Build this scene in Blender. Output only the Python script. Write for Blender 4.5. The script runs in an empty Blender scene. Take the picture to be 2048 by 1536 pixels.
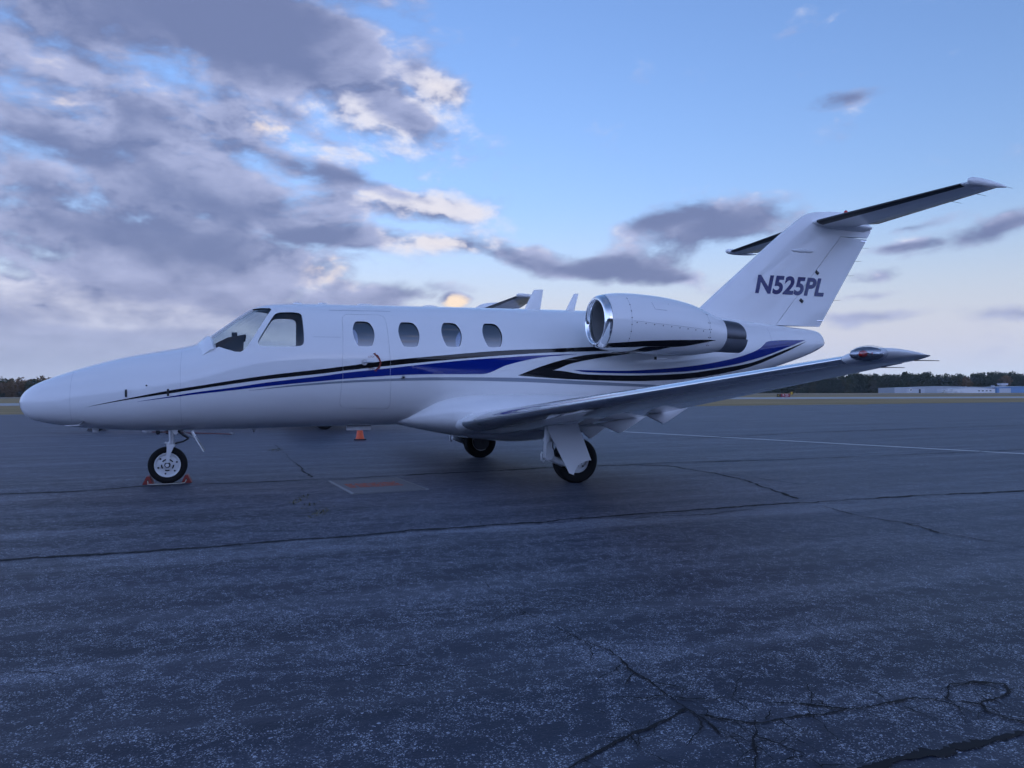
import bpy, bmesh, math, random
import numpy as np
from mathutils import Vector, Matrix
R=math.radians
random.seed(7); rng=np.random.default_rng(7)
sc=bpy.context.scene; COL=sc.collection
# ================================================================ camera
CAM_H=1.117
cd=bpy.data.cameras.new('camera'); cam=bpy.data.objects.new('camera',cd); COL.objects.link(cam); sc.camera=cam
cd.sensor_fit='HORIZONTAL'; cd.sensor_width=36.0; cd.lens=36.0*1538/2048; cd.clip_start=.05; cd.clip_end=8000
_p,_r=R(.6),R(.45)
_f=Vector((0,math.cos(_p),math.sin(_p))); _u0=Vector((0,-math.sin(_p),math.cos(_p))); _r0=Vector((1,0,0))
_rt=_r0*math.cos(_r)-_u0*math.sin(_r); _up=_u0*math.cos(_r)+_r0*math.sin(_r)
cam.matrix_world=Matrix(((_rt.x,_up.x,-_f.x,0),(_rt.y,_up.y,-_f.y,0),(_rt.z,_up.z,-_f.z,CAM_H),(0,0,0,1)))
# ================================================================ sky, sun, exposure
SUN_AZ,SUN_EL=R(160),R(1.5)         # azimuth clockwise from +Y: sun at the horizon behind the photographer
SKY_STRENGTH=.10
sc.view_settings.view_transform='Standard'; sc.view_settings.look='None'; sc.view_settings.gamma=1; sc.view_settings.use_curve_mapping=False
sc.view_settings.exposure=2.7
world=bpy.data.worlds.new('World'); sc.world=world; world.use_nodes=True
def NT(nt):
    """small helper to chain nodes: returns n(type, **props), m(op,a,b), v(op,a,b)"""
    L=nt.links
    def setin(sock,val):
        if val is None: return
        if isinstance(val,bpy.types.NodeSocket): L.new(val,sock)
        else: sock.default_value=val
    def n(t,inputs=None,**kw):
        o=nt.nodes.new(t)
        for k,v in kw.items(): setattr(o,k,v)
        for k,v in (inputs or {}).items(): setin(o.inputs[k],v)
        return o
    def m(op,a,b=None,c=None,clamp=False):
        o=nt.nodes.new('ShaderNodeMath'); o.operation=op; o.use_clamp=clamp
        setin(o.inputs[0],a); setin(o.inputs[1],b); setin(o.inputs[2],c); return o.outputs[0]
    def v(op,a,b=None):
        o=nt.nodes.new('ShaderNodeVectorMath'); o.operation=op
        setin(o.inputs[0],a); 
        if op=='SCALE': setin(o.inputs['Scale'],b)
        else: setin(o.inputs[1],b)
        return o.outputs['Value'] if op in('DOT_PRODUCT','LENGTH') else o.outputs[0]
    def mix(f,a,b,blend='MIX'):
        o=nt.nodes.new('ShaderNodeMix'); o.data_type='RGBA'; o.blend_type=blend
        setin(o.inputs[0],f); setin(o.inputs[6],a); setin(o.inputs[7],b); return o.outputs[2]
    def ss(x,a,b,lo=0.,hi=1.):
        o=nt.nodes.new('ShaderNodeMapRange'); o.interpolation_type='SMOOTHSTEP'
        setin(o.inputs[0],x); o.inputs[1].default_value=a;o.inputs[2].default_value=b;o.inputs[3].default_value=lo;o.inputs[4].default_value=hi
        return o.outputs[0]
    def noise(vec,scale,detail=4,rough=.5,color=False,lac=2.0,dist=0.):
        o=nt.nodes.new('ShaderNodeTexNoise'); L.new(vec,o.inputs['Vector'])
        o.inputs['Scale'].default_value=scale;o.inputs['Detail'].default_value=detail;o.inputs['Roughness'].default_value=rough
        o.inputs['Lacunarity'].default_value=lac;o.inputs['Distortion'].default_value=dist
        return o.outputs['Color'] if color else o.outputs['Fac']
    return n,m,v,mix,ss,noise
def direction(az,el): return Vector((math.sin(R(az))*math.cos(R(el)),math.cos(R(az))*math.cos(R(el)),math.sin(R(el))))
def build_world():
    nt=world.node_tree; nt.nodes.clear(); n,m,v,mix,ss,noise=NT(nt)
    D=n('ShaderNodeTexCoord').outputs['Generated']
    sky=n('ShaderNodeTexSky',sky_type='NISHITA'); sky.sun_disc=False; sky.sun_elevation=SUN_EL; sky.sun_rotation=SUN_AZ
    sky.altitude=100; sky.air_density=1.0; sky.dust_density=.5; sky.ozone_density=4.0
    base=mix(1.0,sky.outputs[0],SKY_TINT,'MULTIPLY')
    sep=n('ShaderNodeSeparateXYZ',{0:D}); Z=sep.outputs[2]
    # stretched coordinates: cloud texture flattens towards the horizon
    mpP=n('ShaderNodeMapping',{0:D}); mpP.inputs['Rotation'].default_value=(0,R(8),0); mpP.inputs['Scale'].default_value=(1,1,1.9); P=mpP.outputs[0]
    wc=v('SUBTRACT',noise(P,4.2,3,.55,True),(.5,.5,.5))
    Dw=v('ADD',D,v('MULTIPLY',wc,(.12,.12,.06)))
    Pn=v('ADD',P,v('SCALE',wc,.07))
    n1=noise(Pn,11.,8,.58)
    n2=noise(v('ADD',Pn,(0.012,-.006,.030)),11.,4,.56)
    nf=noise(v('ADD',Pn,(3.,1.,2.)),26.0,4,.60)
    nl=noise(v('MULTIPLY',D,(1,1,2.0)),1.7,2,.5)
    front=ss(sep.outputs[1],.35,.75)
    acc=None
    for (az,el,ra,re,rot,amp,dk,wm) in BLOBS:
        C=direction(az,el); Uh=Vector((math.cos(R(az)),-math.sin(R(az)),0)); Vh=Uh.cross(C)
        if Vh.z<0: Vh=-Vh
        cr,sr=math.cos(R(rot)),math.sin(R(rot)); A=Uh*cr+Vh*sr; B=Vh*cr-Uh*sr; Cn=B.cross(A)
        mp=n('ShaderNodeMapping',{0:Dw},vector_type='TEXTURE'); mp.inputs['Location'].default_value=C
        mp.inputs['Rotation'].default_value=Matrix(((A.x,Cn.x,B.x),(A.y,Cn.y,B.y),(A.z,Cn.z,B.z))).to_euler(); mp.inputs['Scale'].default_value=(1.65*math.sin(R(ra)),.7,1.65*math.sin(R(re)))
        g=n('ShaderNodeTexGradient',{0:mp.outputs[0]},gradient_type='SPHERICAL').outputs['Fac']
        o=nt.nodes.new('ShaderNodeVectorMath'); o.operation='MULTIPLY_ADD'; nt.links.new(g,o.inputs[0]); o.inputs[1].default_value=(amp,dk,wm)
        if acc is not None: nt.links.new(acc,o.inputs[2])
        acc=o.outputs[0]
    sp=n('ShaderNodeSeparateXYZ',{0:acc}); cov,dark,warm=sp.outputs[0],sp.outputs[1],sp.outputs[2]
    back=m('MULTIPLY',m('SUBTRACT',1.0,front),m('MULTIPLY_ADD',nl,2.2,-1.05))
    cov=m('ADD',cov,m('MAXIMUM',back,0.))
    k=m('MULTIPLY_ADD',n1,1.5,m('MULTIPLY_ADD',nf,.55,-1.30))
    cn=m('ADD',cov,k)
    dens=ss(cn,-.10,.42)
    thick=ss(cn,.05,.80)
    dk=dark
    soft=m('MULTIPLY',ss(dk,.25,.75,1.,.35),ss(thick,.20,.9,1.,.36))
    lit=m('MULTIPLY_ADD',m('SUBTRACT',n1,n2),3.4,m('MULTIPLY_ADD',nf,.8,-.40))
    lit=m('MULTIPLY_ADD',lit,m('MULTIPLY',soft,ss(Z,.04,.20,.45,1.)),.50)
    lit=m('SUBTRACT',lit,m('MULTIPLY',thick,.18))
    lit=m('SUBTRACT',lit,m('MULTIPLY',m('MAXIMUM',dk,0.),.75))
    mid=ss(lit,-.15,.75)
    hot=ss(m('ADD',lit,m('MULTIPLY',m('MINIMUM',dk,0.),-1.1)),.58,1.2)
    w=m('MULTIPLY',warm,1.0,clamp=True)
    ccol=mix(mid,CLOUD_DARK,CLOUD_MID)
    ccol=mix(hot,ccol,mix(w,CLOUD_LIT,CLOUD_WARM))
    # low down the air in front of the clouds pales them
    ccol=mix(ss(Z,.0,.12,.50,0.),ccol,HORIZON)
    sunny=ss(v('DOT_PRODUCT',D,(math.sin(R(10)),math.cos(R(10)),0)),-.1,.75)
    hf=m('ADD',m('MULTIPLY',ss(Z,.0,.24,1.,0.),sunny),m('MULTIPLY',ss(Z,.14,.85,1.,0.),m('SUBTRACT',1.0,sunny)))
    base=mix(hf,base,mix(sunny,GLOW,HORIZON))
    col=mix(m('MULTIPLY',dens,.95),base,ccol)
    col=mix(ss(Z,-.03,-.002),(.02,.028,.05,1),col)
    bg=n('ShaderNodeBackground',{0:col,1:SKY_STRENGTH})
    out=n('ShaderNodeOutputWorld',{0:bg.outputs[0]})
# clouds seen from the apron: azimuth, elevation, half width, half height (degrees), slope, cover, shade, evening warmth
BLOBS=[
(-26.,25.0,13.5,5.6,0,1.10,.62,0),(-17.6,24.2,4.6,2.4,-16,1.0,.62,0),(-34.,25.5,4.5,2.2,0,-.25,-.35,0),(-12.8,28.3,2.2,1.2,-40,.35,-.1,0),
(-27.0,16.0,12.5,3.4,-16,.55,.12,.10),(-19.6,12.9,7.4,1.7,-15,.66,.42,0),(-30.,10.6,11.,2.2,-9,.90,.42,0),(-21.5,9.8,6.8,1.3,-9,.58,.34,0),(-33.,14.4,5.,1.6,-8,.4,.35,0),(-24.,16.8,4.,1.0,-20,.25,.40,0),(-31.,16.3,3.,1.0,-20,.25,.40,0),
(-17.5,16.4,6.0,2.0,-15,.42,.10,.15),(-13.,17.6,1.6,.6,-16,.2,.6,0),(-28.,5.8,16.,2.6,-2,1.2,-.50,.0),(-30.,2.4,16.,1.9,0,1.1,-.04,0),(-31.,3.6,12.,.7,0,.30,.36,0),(-24.,.8,22.,1.2,0,.8,-.05,0),(-15.,3.4,9.,2.2,0,1.05,-.15,0),
(-9.4,19.9,6.2,3.0,-14,.66,-.70,.10),(-5.4,21.7,2.2,.8,-20,.55,-.6,.2),(-31.,19.0,3.2,1.5,-50,-.1,-.60,.45),(-18.0,18.2,3.6,1.1,-14,.10,-.55,.6),(-22.,15.6,3.2,1.2,-30,-.1,-.55,.6),(-7.4,19.5,2.4,.7,-24,.26,.75,0),(-15.2,19.0,1.5,.7,-14,.20,.7,0),(-12.2,15.4,4.0,.6,-10,.38,.66,0),
(-5.8,13.7,6.0,1.2,-3,.80,-.78,.20),(-4.8,10.8,6.8,.9,-1,.84,-.70,.28),(-13.8,8.7,4.0,1.0,-8,.52,-.55,.9),(-14.,11.,2.6,.6,-4,.4,.6,0),
(14.6,11.5,5.6,1.7,2,1.00,.66,0),(3.9,9.6,3.4,1.1,-2,.86,.62,0),(9.6,9.2,4.0,.9,0,.66,.58,0),(12.4,8.3,3.2,.6,-4,.56,.5,0),(10.6,12.2,2.6,.5,8,.4,.4,0),
(33.2,9.7,3.8,.85,10,.90,.56,0),(27.3,9.2,1.8,.4,4,.60,.5,0),(28.2,10.6,2.6,.3,6,.42,.4,0),(25.2,4.6,3.4,.45,1,.66,.0,.7),(32.6,4.1,3.4,.5,-2,.62,.04,.7),
(25.4,7.3,2.4,.4,8,.54,-.15,.8),(24.4,6.0,2.6,.4,5,.50,-.10,.7),(23.2,19.0,2.8,.55,3,.52,.95,0),
(-9.2,6.8,4.8,.7,2,.86,.16,.1),(-4.5,6.25,.75,.42,10,.80,-1.1,2.2),(17.4,6.8,2.6,.5,-6,.56,.40,0),(27.,2.6,12.,1.0,0,.22,-.1,.3)]
SKY_TINT=(3.2,1.63,1.32,1)
CLOUD_DARK=(.27,.335,.62,1); CLOUD_MID=(.68,.75,1.12,1); CLOUD_LIT=(1.20,1.22,1.42,1); CLOUD_WARM=(1.60,1.28,1.0,1); HORIZON=(.90,1.05,1.36,1); GLOW=(1.25,1.72,3.2,1)
build_world()
world.cycles.sampling_method="NONE"
sc.cycles.max_bounces=6; sc.cycles.diffuse_bounces=2; sc.cycles.glossy_bounces=4; sc.cycles.transmission_bounces=4; sc.cycles.transparent_max_bounces=8; sc.cycles.caustics_reflective=False; sc.cycles.caustics_refractive=False
sc.cycles.use_adaptive_sampling=True; sc.cycles.adaptive_threshold=.03; sc.cycles.use_denoising=True
sd=bpy.data.lights.new('sun','SUN'); sd.energy=.015; sd.angle=R(25); sd.color=(1,.86,.72)
sun=bpy.data.objects.new('sun',sd); COL.objects.link(sun)
sdir=Vector((math.sin(SUN_AZ)*math.cos(SUN_EL+R(3)),math.cos(SUN_AZ)*math.cos(SUN_EL+R(3)),math.sin(SUN_EL+R(3))))
sun.rotation_euler=sdir.to_track_quat('Z','Y').to_euler(); sun.location=sdir*200
# ================================================================ materials
MATS={}
def pmat(name,col,rough=.5,metal=0.,coat=0.,coat_rough=.05,spec=.5,bump=None,vary=None):
    if name in MATS: return MATS[name]
    ma=bpy.data.materials.new(name); ma.use_nodes=True; nt=ma.node_tree; b=nt.nodes['Principled BSDF']; n,m,v,mix,ss,noise=NT(nt)
    c4=tuple(col)+(1,) if len(col)==3 else tuple(col)
    b.inputs['Base Color'].default_value=c4; b.inputs['Roughness'].default_value=rough; b.inputs['Metallic'].default_value=metal
    b.inputs['Coat Weight'].default_value=coat; b.inputs['Coat Roughness'].default_value=coat_rough; b.inputs['Specular IOR Level'].default_value=spec
    tc=n('ShaderNodeTexCoord').outputs['Object']
    if vary:
        sc_,amt=vary; f=noise(tc,sc_,5,.6)
        k=m('MULTIPLY_ADD',f,2*amt,1-amt)
        nt.links.new(mix(1.0,c4,n('ShaderNodeCombineXYZ',{0:k,1:k,2:k}).outputs[0],'MULTIPLY'),b.inputs['Base Color'])
        nt.links.new(m('MULTIPLY_ADD',f,.16,rough-.08,clamp=True),b.inputs['Roughness'])
    if bump:
        sc_,st,di=bump; bn=n('ShaderNodeBump',{'Strength':st,'Distance':di,'Height':noise(tc,sc_,6,.6)}); nt.links.new(bn.outputs[0],b.inputs['Normal'])
        if coat: nt.links.new(bn.outputs[0],b.inputs['Coat Normal'])
    MATS[name]=ma; return ma
def glass(name,tint=(.75,.82,.86),refl_rough=.02,base_refl=.06):
    """thin pane: clear with Fresnel reflection on top"""
    if name in MATS: return MATS[name]
    ma=bpy.data.materials.new(name); ma.use_nodes=True; nt=ma.node_tree; nt.nodes.clear(); n,m,v,mix,ss,noise=NT(nt)
    fc=n('ShaderNodeLayerWeight',{'Blend':.5}).outputs['Facing']; fr=m('MULTIPLY_ADD',m('POWER',fc,5.0),.90,.055)
    tr=n('ShaderNodeBsdfTransparent',{0:tuple(tint)+(1,)}); gl=n('ShaderNodeBsdfGlossy',{'Roughness':refl_rough})
    f=m('ADD',fr,base_refl-.05,clamp=True)
    mx=n('ShaderNodeMixShader',{0:f,1:tr.outputs[0],2:gl.outputs[0]}); n('ShaderNodeOutputMaterial',{0:mx.outputs[0]})
    MATS[name]=ma; return ma
WHITE=pmat('white_aircraft_paint',(.80,.80,.80),.28,spec=0.,coat=1.,coat_rough=.05,vary=(1.3,.02),bump=(2.2,.05,.02))
BLACK=pmat('black_stripe_paint',(.008,.008,.010),.3,spec=0.,coat=1.,coat_rough=.04)
BLUE=pmat('blue_stripe_paint',(.003,.018,.20),.3,spec=0.,coat=1.,coat_rough=.04)
GREY=pmat('grey_stripe_paint',(.25,.28,.33),.3,spec=0.,coat=1.,coat_rough=.05)
NAVY=pmat('navy_lettering_paint',(.008,.014,.12),.3,spec=0.,coat=.8,coat_rough=.05)
CHROME=pmat('polished_leading_edge',(.86,.87,.88),.11,metal=1.,vary=(6,.05))
LIP=pmat('polished_inlet_lip',(.86,.87,.88),.12,metal=1.,vary=(9,.04))
STEEL=pmat('gear_steel',(.55,.56,.58),.35,metal=1.)
GEARW=pmat('gear_white_enamel',(.62,.63,.64),.38,vary=(9,.08))
DARK=pmat('dark_seal_rubber',(.012,.013,.016),.55)
SEAM=pmat('panel_seam',(.34,.35,.38),.6); WICK=pmat('static_wick_brass',(.10,.085,.07),.5); HANDLE=pmat('brushed_handle',(.55,.56,.58),.32,metal=1.)
RUBBER=pmat('tyre_rubber',(.007,.007,.008),.78,spec=.25,bump=(60,.25,.004),vary=(14,.25))
BOOT=pmat('deice_boot',(.012,.012,.014),.42)
DUCT=pmat('engine_dark',(.035,.036,.04),.45,metal=.6)
EXH=pmat('exhaust_metal',(.10,.105,.12),.38,metal=.9,vary=(8,.25))
EXHL=pmat('exhaust_shroud',(.30,.32,.36),.42,metal=.8,vary=(6,.15))
CABIN=pmat('cabin_lining',(.46,.50,.56),.7)
PANEL=pmat('glareshield_vinyl',(.035,.037,.042),.7)
LEATHER=pmat('cream_seat',(.62,.60,.56),.55)
ORANGE=pmat('cone_orange',(.75,.10,.025),.5,vary=(9,.12))
REDP=pmat('chock_red',(.20,.022,.016),.55,vary=(12,.25))
ROPE=pmat('rope',(.42,.40,.34),.8)
REDL=pmat('red_lamp',(.45,.02,.015),.2,coat=1.)
GLASS=glass('window_glass'); GLASSC=glass('cabin_glass',(.52,.62,.80),.02,.29); LENS=glass('lamp_lens',(.9,.92,.95),.02,.08)
# ================================================================ mesh helpers
XMAP=[None]
def link(o,parent=None):
    COL.objects.link(o)
    if parent is not None: o.parent=parent
    return o
def tag(o,label=None,cat=None,group=None,kind=None):
    for k,val in (('label',label),('category',cat),('group',group),('kind',kind)):
        if val: o[k]=val
    return o
def empty(name,loc=(0,0,0),rz=0,parent=None):
    o=bpy.data.objects.new(name,None); o.empty_display_size=.2; o.location=loc; o.rotation_euler=(0,0,rz); return link(o,parent)
def meshobj(name,V,F,mats,parent=None,smooth=40,matidx=None):
    V=np.asarray(V,float).reshape(-1,3).copy()
    if XMAP[0]: V[:,0]=XMAP[0](V[:,0])
    me=bpy.data.meshes.new(name); me.from_pydata(V.tolist(),[],[tuple(int(i) for i in f) for f in F]); 
    for ma in (mats if isinstance(mats,(list,tuple)) else [mats]): me.materials.append(ma)
    if matidx is not None: me.polygons.foreach_set('material_index',np.asarray(matidx,dtype=np.int32))
    me.validate(); 
    if smooth: me.shade_smooth(); me.set_sharp_from_angle(angle=R(smooth))
    o=bpy.data.objects.new(name,me); return link(o,parent)
class MB:
    def __init__(s): s.V=[];s.F=[];s.M=[]
    def add(s,V,F,mi=0):
        k=len(s.V); s.V.extend([tuple(map(float,p)) for p in V]); s.F.extend([tuple(int(i)+k for i in f) for f in F]); s.M.extend([mi]*len(F)); return s
    def box(s,c,d,rot=None,mi=0,bev=0.):
        hx,hy,hz=d[0]/2,d[1]/2,d[2]/2
        if bev>0:
            bm=bmesh.new(); bmesh.ops.create_cube(bm,size=1); bmesh.ops.scale(bm,vec=d,verts=bm.verts)
            bmesh.ops.bevel(bm,geom=bm.edges[:],offset=bev,segments=2,profile=.6,affect='EDGES'); bm.verts.index_update()
            V=[p.co.copy() for p in bm.verts]; F=[[q.index for q in f.verts] for f in bm.faces]; bm.free()
        else:
            V=[Vector((x,y,z)) for x in(-hx,hx) for y in(-hy,hy) for z in(-hz,hz)]; F=[(0,1,3,2),(4,6,7,5),(0,4,5,1),(2,3,7,6),(0,2,6,4),(1,5,7,3)]
        M=rot if rot is not None else Matrix.Identity(3); c=Vector(c)
        return s.add([M@p+c for p in V],F,mi)
    def cyl(s,a,b,r0,r1=None,seg=16,cap=True,mi=0):
        r1=r0 if r1 is None else r1; a=Vector(a);b=Vector(b);d=(b-a).normalized()
        u=d.orthogonal().normalized();w=d.cross(u)
        V=[];F=[]
        for P,r in((a,r0),(b,r1)):
            for i in range(seg):
                t=2*math.pi*i/seg; V.append(P+u*(r*math.cos(t))+w*(r*math.sin(t)))
        for i in range(seg): j=(i+1)%seg; F.append((i,j,seg+j,seg+i))
        if cap: F.append(tuple(range(seg-1,-1,-1))); F.append(tuple(range(seg,2*seg)))
        return s.add(V,F,mi)
    def tube(s,pts,r,seg=8,mi=0):
        pts=[Vector(p) for p in pts]; V=[];F=[]; n=len(pts); u=None
        for k,p in enumerate(pts):
            d=(pts[min(k+1,n-1)]-pts[max(k-1,0)]).normalized()
            u=d.orthogonal().normalized() if u is None else (u-d*u.dot(d)).normalized(); w=d.cross(u)
            rr=r[k] if isinstance(r,(list,tuple)) else r
            for i in range(seg): t=2*math.pi*i/seg; V.append(p+u*(rr*math.cos(t))+w*(rr*math.sin(t)))
        for k in range(n-1):
            for i in range(seg): j=(i+1)%seg; F.append((k*seg+i,k*seg+j,(k+1)*seg+j,(k+1)*seg+i))
        F.append(tuple(range(seg-1,-1,-1))); F.append(tuple(range((n-1)*seg,n*seg)))
        return s.add(V,F,mi)
    def lathe(s,prof,c,axis='y',seg=40,mi=0,close=False,cap=True):
        """prof: (along, radius)"""
        V=[];F=[];n=len(prof)
        for a,r in prof:
            for i in range(seg):
                t=2*math.pi*i/seg; p,q=r*math.cos(t),r*math.sin(t)
                V.append({'x':(a,p,q),'y':(p,a,q),'z':(p,q,a)}[axis])
        V=[(x+c[0],y+c[1],z+c[2]) for x,y,z in V]
        for k in range(n if close else n-1):
            kk=(k+1)%n
            for i in range(seg):
                j=(i+1)%seg; F.append((k*seg+i,k*seg+j,kk*seg+j,kk*seg+i))
        if not close and cap:
            if prof[0][1]>1e-4: F.append(tuple(range(seg-1,-1,-1)))
            if prof[-1][1]>1e-4: F.append(tuple(range((n-1)*seg,n*seg)))
        return s.add(V,F,mi)
    def prism(s,poly,axis,a,b,mi=0,skew=None):
        """poly 2D extruded along axis ('y': poly in x,z; 'x': y,z; 'z': x,y)"""
        n=len(poly);V=[]
        for t in(a,b):
            for p,q in poly: V.append({'y':(p,t,q),'x':(t,p,q),'z':(p,q,t)}[axis])
        F=[tuple(range(n)),tuple(range(2*n-1,n-1,-1))]+[(i,n+i,n+(i+1)%n,(i+1)%n) for i in range(n)]
        return s.add(V,F,mi)
    def loft(s,rings,cap0=True,cap1=True,mi=0,closed=True):
        n=len(rings[0]);V=[p for r in rings for p in r];F=[]
        for k in range(len(rings)-1):
            for i in range(n if closed else n-1):
                j=(i+1)%n; F.append((k*n+i,k*n+j,(k+1)*n+j,(k+1)*n+i))
        if cap0 and closed: F.append(tuple(range(n-1,-1,-1)))
        if cap1 and closed: F.append(tuple(range((len(rings)-1)*n,len(rings)*n)))
        return s.add(V,F,mi)
    def build(s,name,mats,parent=None,smooth=40,fix=True):
        o=meshobj(name,s.V,s.F,mats,parent,smooth=0,matidx=s.M)
        me=o.data
        if fix:
            bm=bmesh.new(); bm.from_mesh(me); bmesh.ops.recalc_face_normals(bm,faces=bm.faces); bm.to_mesh(me); bm.free()
        if smooth: me.shade_smooth(); me.set_sharp_from_angle(angle=R(smooth))
        return o
def copy_tree(o,parent=None):
    c=o.copy(); COL.objects.link(c); c.parent=parent
    for ch in list(o.children): copy_tree(ch,c)
    return c
def airfoil(t,n=22,camber=.012,cut=(0.,1.)):
    """closed loop of (x/c, z/c): upper surface from rear to front, then lower to the rear"""
    def yt(x): return 5*t*(.2969*math.sqrt(x)-.1260*x-.3516*x*x+.2843*x**3-.1036*x**4)
    def yc(x): return camber*4*x*(1-x)
    a,b=cut; xs=[a+(b-a)*(1-math.cos(math.pi*k/n))/2 for k in range(n+1)]
    up=[(x,yc(x)+yt(x)) for x in reversed(xs)]; lo=[(x,yc(x)-yt(x)) for x in xs]
    if a<=0: lo=lo[1:]
    return up+lo
def ribbon(name,pts,widths,z,mat,parent,jag=.35,step=.02,seed=0,minw=.12):
    """flat ragged ribbon on the ground following a polyline (cracks, joints)"""
    r=np.random.default_rng(seed); P=[Vector((a,b,0)) for a,b in pts]; out=[]
    for k in range(len(P)-1):
        L=(P[k+1]-P[k]).length; n=max(2,int(L/step))
        for i in range(n): out.append(P[k].lerp(P[k+1],i/n))
    out.append(P[-1]); n=len(out); off=0.; V=[]; ea=eb=lw=0.
    w=np.interp(np.linspace(0,1,n),np.linspace(0,1,len(widths)),widths)
    for i,p in enumerate(out):
        d=(out[min(i+3,n-1)]-out[max(i-3,0)]).normalized(); s=Vector((-d.y,d.x,0))
        off=.93*off+r.normal()*.34*jag*step
        ea=.72*ea+r.normal()*.30*jag; eb=.72*eb+r.normal()*.30*jag; lw=.97*lw+r.normal()*.12
        ww=w[i]*max(minw,1+.8*lw); a=ww*(.5+ea*.6); b=ww*(.5+eb*.6)
        q=p+s*off; V+= [q+s*max(a,.0005)+Vector((0,0,z)),q-s*max(b,.0005)+Vector((0,0,z))]
    F=[(2*i,2*i+1,2*i+3,2*i+2) for i in range(n-1)]
    return meshobj(name,[tuple(p) for p in V],F,mat,parent,smooth=0)
# ---------------------------------------------------------------- jet geometry tables (metres, x aft, y right, z up)
TOP=[(0,1.04),(.015,1.10),(.055,1.165),(.2,1.271),(.45,1.376),(.79,1.491),(1.135,1.586),(1.487,1.658),(1.82,1.722),(1.97,1.765),(2.1,1.842),(2.305,1.993),(2.495,2.135),(2.632,2.222),(2.707,2.258),(2.845,2.292),(3.0,2.306),(3.3,2.318),(4.0,2.326),(5.2,2.333),(7.5,2.340),(8.6,2.335),(9.6,2.31),(10.5,2.235),(11.2,2.175),(11.65,2.135),(11.79,2.10),(11.86,2.03),(11.9,1.965),(11.92,1.905)]
BOT=[(0,1.04),(.012,.97),(.039,.912),(.119,.84),(.284,.787),(.583,.734),(.96,.692),(1.485,.668),(2.4,.664),(3.6,.676),(5.0,.68),(6.5,.69),(7.4,.76),(8.4,.93),(9.4,1.14),(10.4,1.37),(11.0,1.53),(11.341,1.63),(11.65,1.74),(11.8,1.81),(11.88,1.865),(11.92,1.905)]
WID=[(0,0),(.015,.065),(.055,.13),(.2,.245),(.45,.35),(.79,.445),(1.135,.52),(1.49,.585),(1.82,.64),(2.3,.70),(2.8,.755),(3.3,.79),(4.2,.80),(7.0,.80),(7.8,.77),(8.8,.67),(9.8,.53),(10.8,.36),(11.4,.25),(11.7,.19),(11.83,.14),(11.89,.085),(11.92,0)]
ZC=[(0,1.04),(.5,1.05),(1.2,1.12),(2.0,1.26),(2.6,1.38),(3.3,1.47),(4.2,1.49),(7.0,1.50),(8.5,1.57),(10,1.75),(11.2,1.88),(11.92,1.905)]
XEND=11.92
def _tp(x):
    x=np.clip(np.asarray(x,float),0,XEND); return np.sqrt(x)-np.sqrt(XEND-x)
class Pchip:
    def __init__(s,x,y):
        x=np.asarray(x,float);y=np.asarray(y,float);h=np.diff(x);d=np.diff(y)/h
        m=np.zeros_like(x);m[0]=d[0];m[-1]=d[-1]
        for i in range(1,len(x)-1):
            if d[i-1]*d[i]>0:
                w1=2*h[i]+h[i-1];w2=h[i]+2*h[i-1];m[i]=(w1+w2)/(w1/d[i-1]+w2/d[i])
        s.x,s.y,s.m=x,y,m
    def __call__(s,q):
        q=np.asarray(q,float);i=np.clip(np.searchsorted(s.x,q)-1,0,len(s.x)-2)
        h=s.x[i+1]-s.x[i];t=np.clip((q-s.x[i])/h,0,1)
        return s.y[i]*(2*t**3-3*t**2+1)+s.m[i]*h*(t**3-2*t**2+t)+s.y[i+1]*(-2*t**3+3*t**2)+s.m[i+1]*h*(t**3-t**2)
def _tab(t):
    a=np.array(t); p=Pchip(_tp(a[:,0]),a[:,1]); return lambda x:p(_tp(x))
ftop,fbot,fwid,fzc=_tab(TOP),_tab(BOT),_tab(WID),_tab(ZC)
NEXP=2.12
def fus_point(x,th):
    """th: 0 = left (-y) side at widest, pi/2 = top"""
    c,s=np.cos(th),np.sin(th)
    zc=fzc(x);up=ftop(x)-zc;dn=zc-fbot(x)
    y=-fwid(x)*np.sign(c)*np.abs(c)**(2/NEXP)
    z=zc+np.where(s>=0,up,dn)*np.sign(s)*np.abs(s)**(2/NEXP)
    return np.stack([x+0*y,y,z],-1)
def fus_y(x,z):
    """half width of the fuselage at (x,z)"""
    zc=fzc(x);h=np.where(z>=zc,ftop(x)-zc,zc-fbot(x));s=np.clip(np.abs(z-zc)/np.maximum(h,1e-6),0,1)
    return fwid(x)*(1-s**NEXP)**(1/NEXP)
def fus_F(x,y,z):
    zc=fzc(x);h=np.where(z>=zc,ftop(x)-zc,zc-fbot(x))
    return (np.abs(y)/np.maximum(fwid(x),1e-4))**NEXP+(np.abs(z-zc)/np.maximum(h,1e-4))**NEXP
def fus_n(x,y,z):
    e=1e-3
    x=np.clip(x,.004,XEND-.004)
    g=np.stack([(fus_F(x+e,y,z)-fus_F(x-e,y,z)),(fus_F(x,y+e,z)-fus_F(x,y-e,z)),(fus_F(x,y,z+e)-fus_F(x,y,z-e))],-1)
    return g/np.maximum(np.linalg.norm(g,axis=-1,keepdims=True),1e-9)
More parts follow.
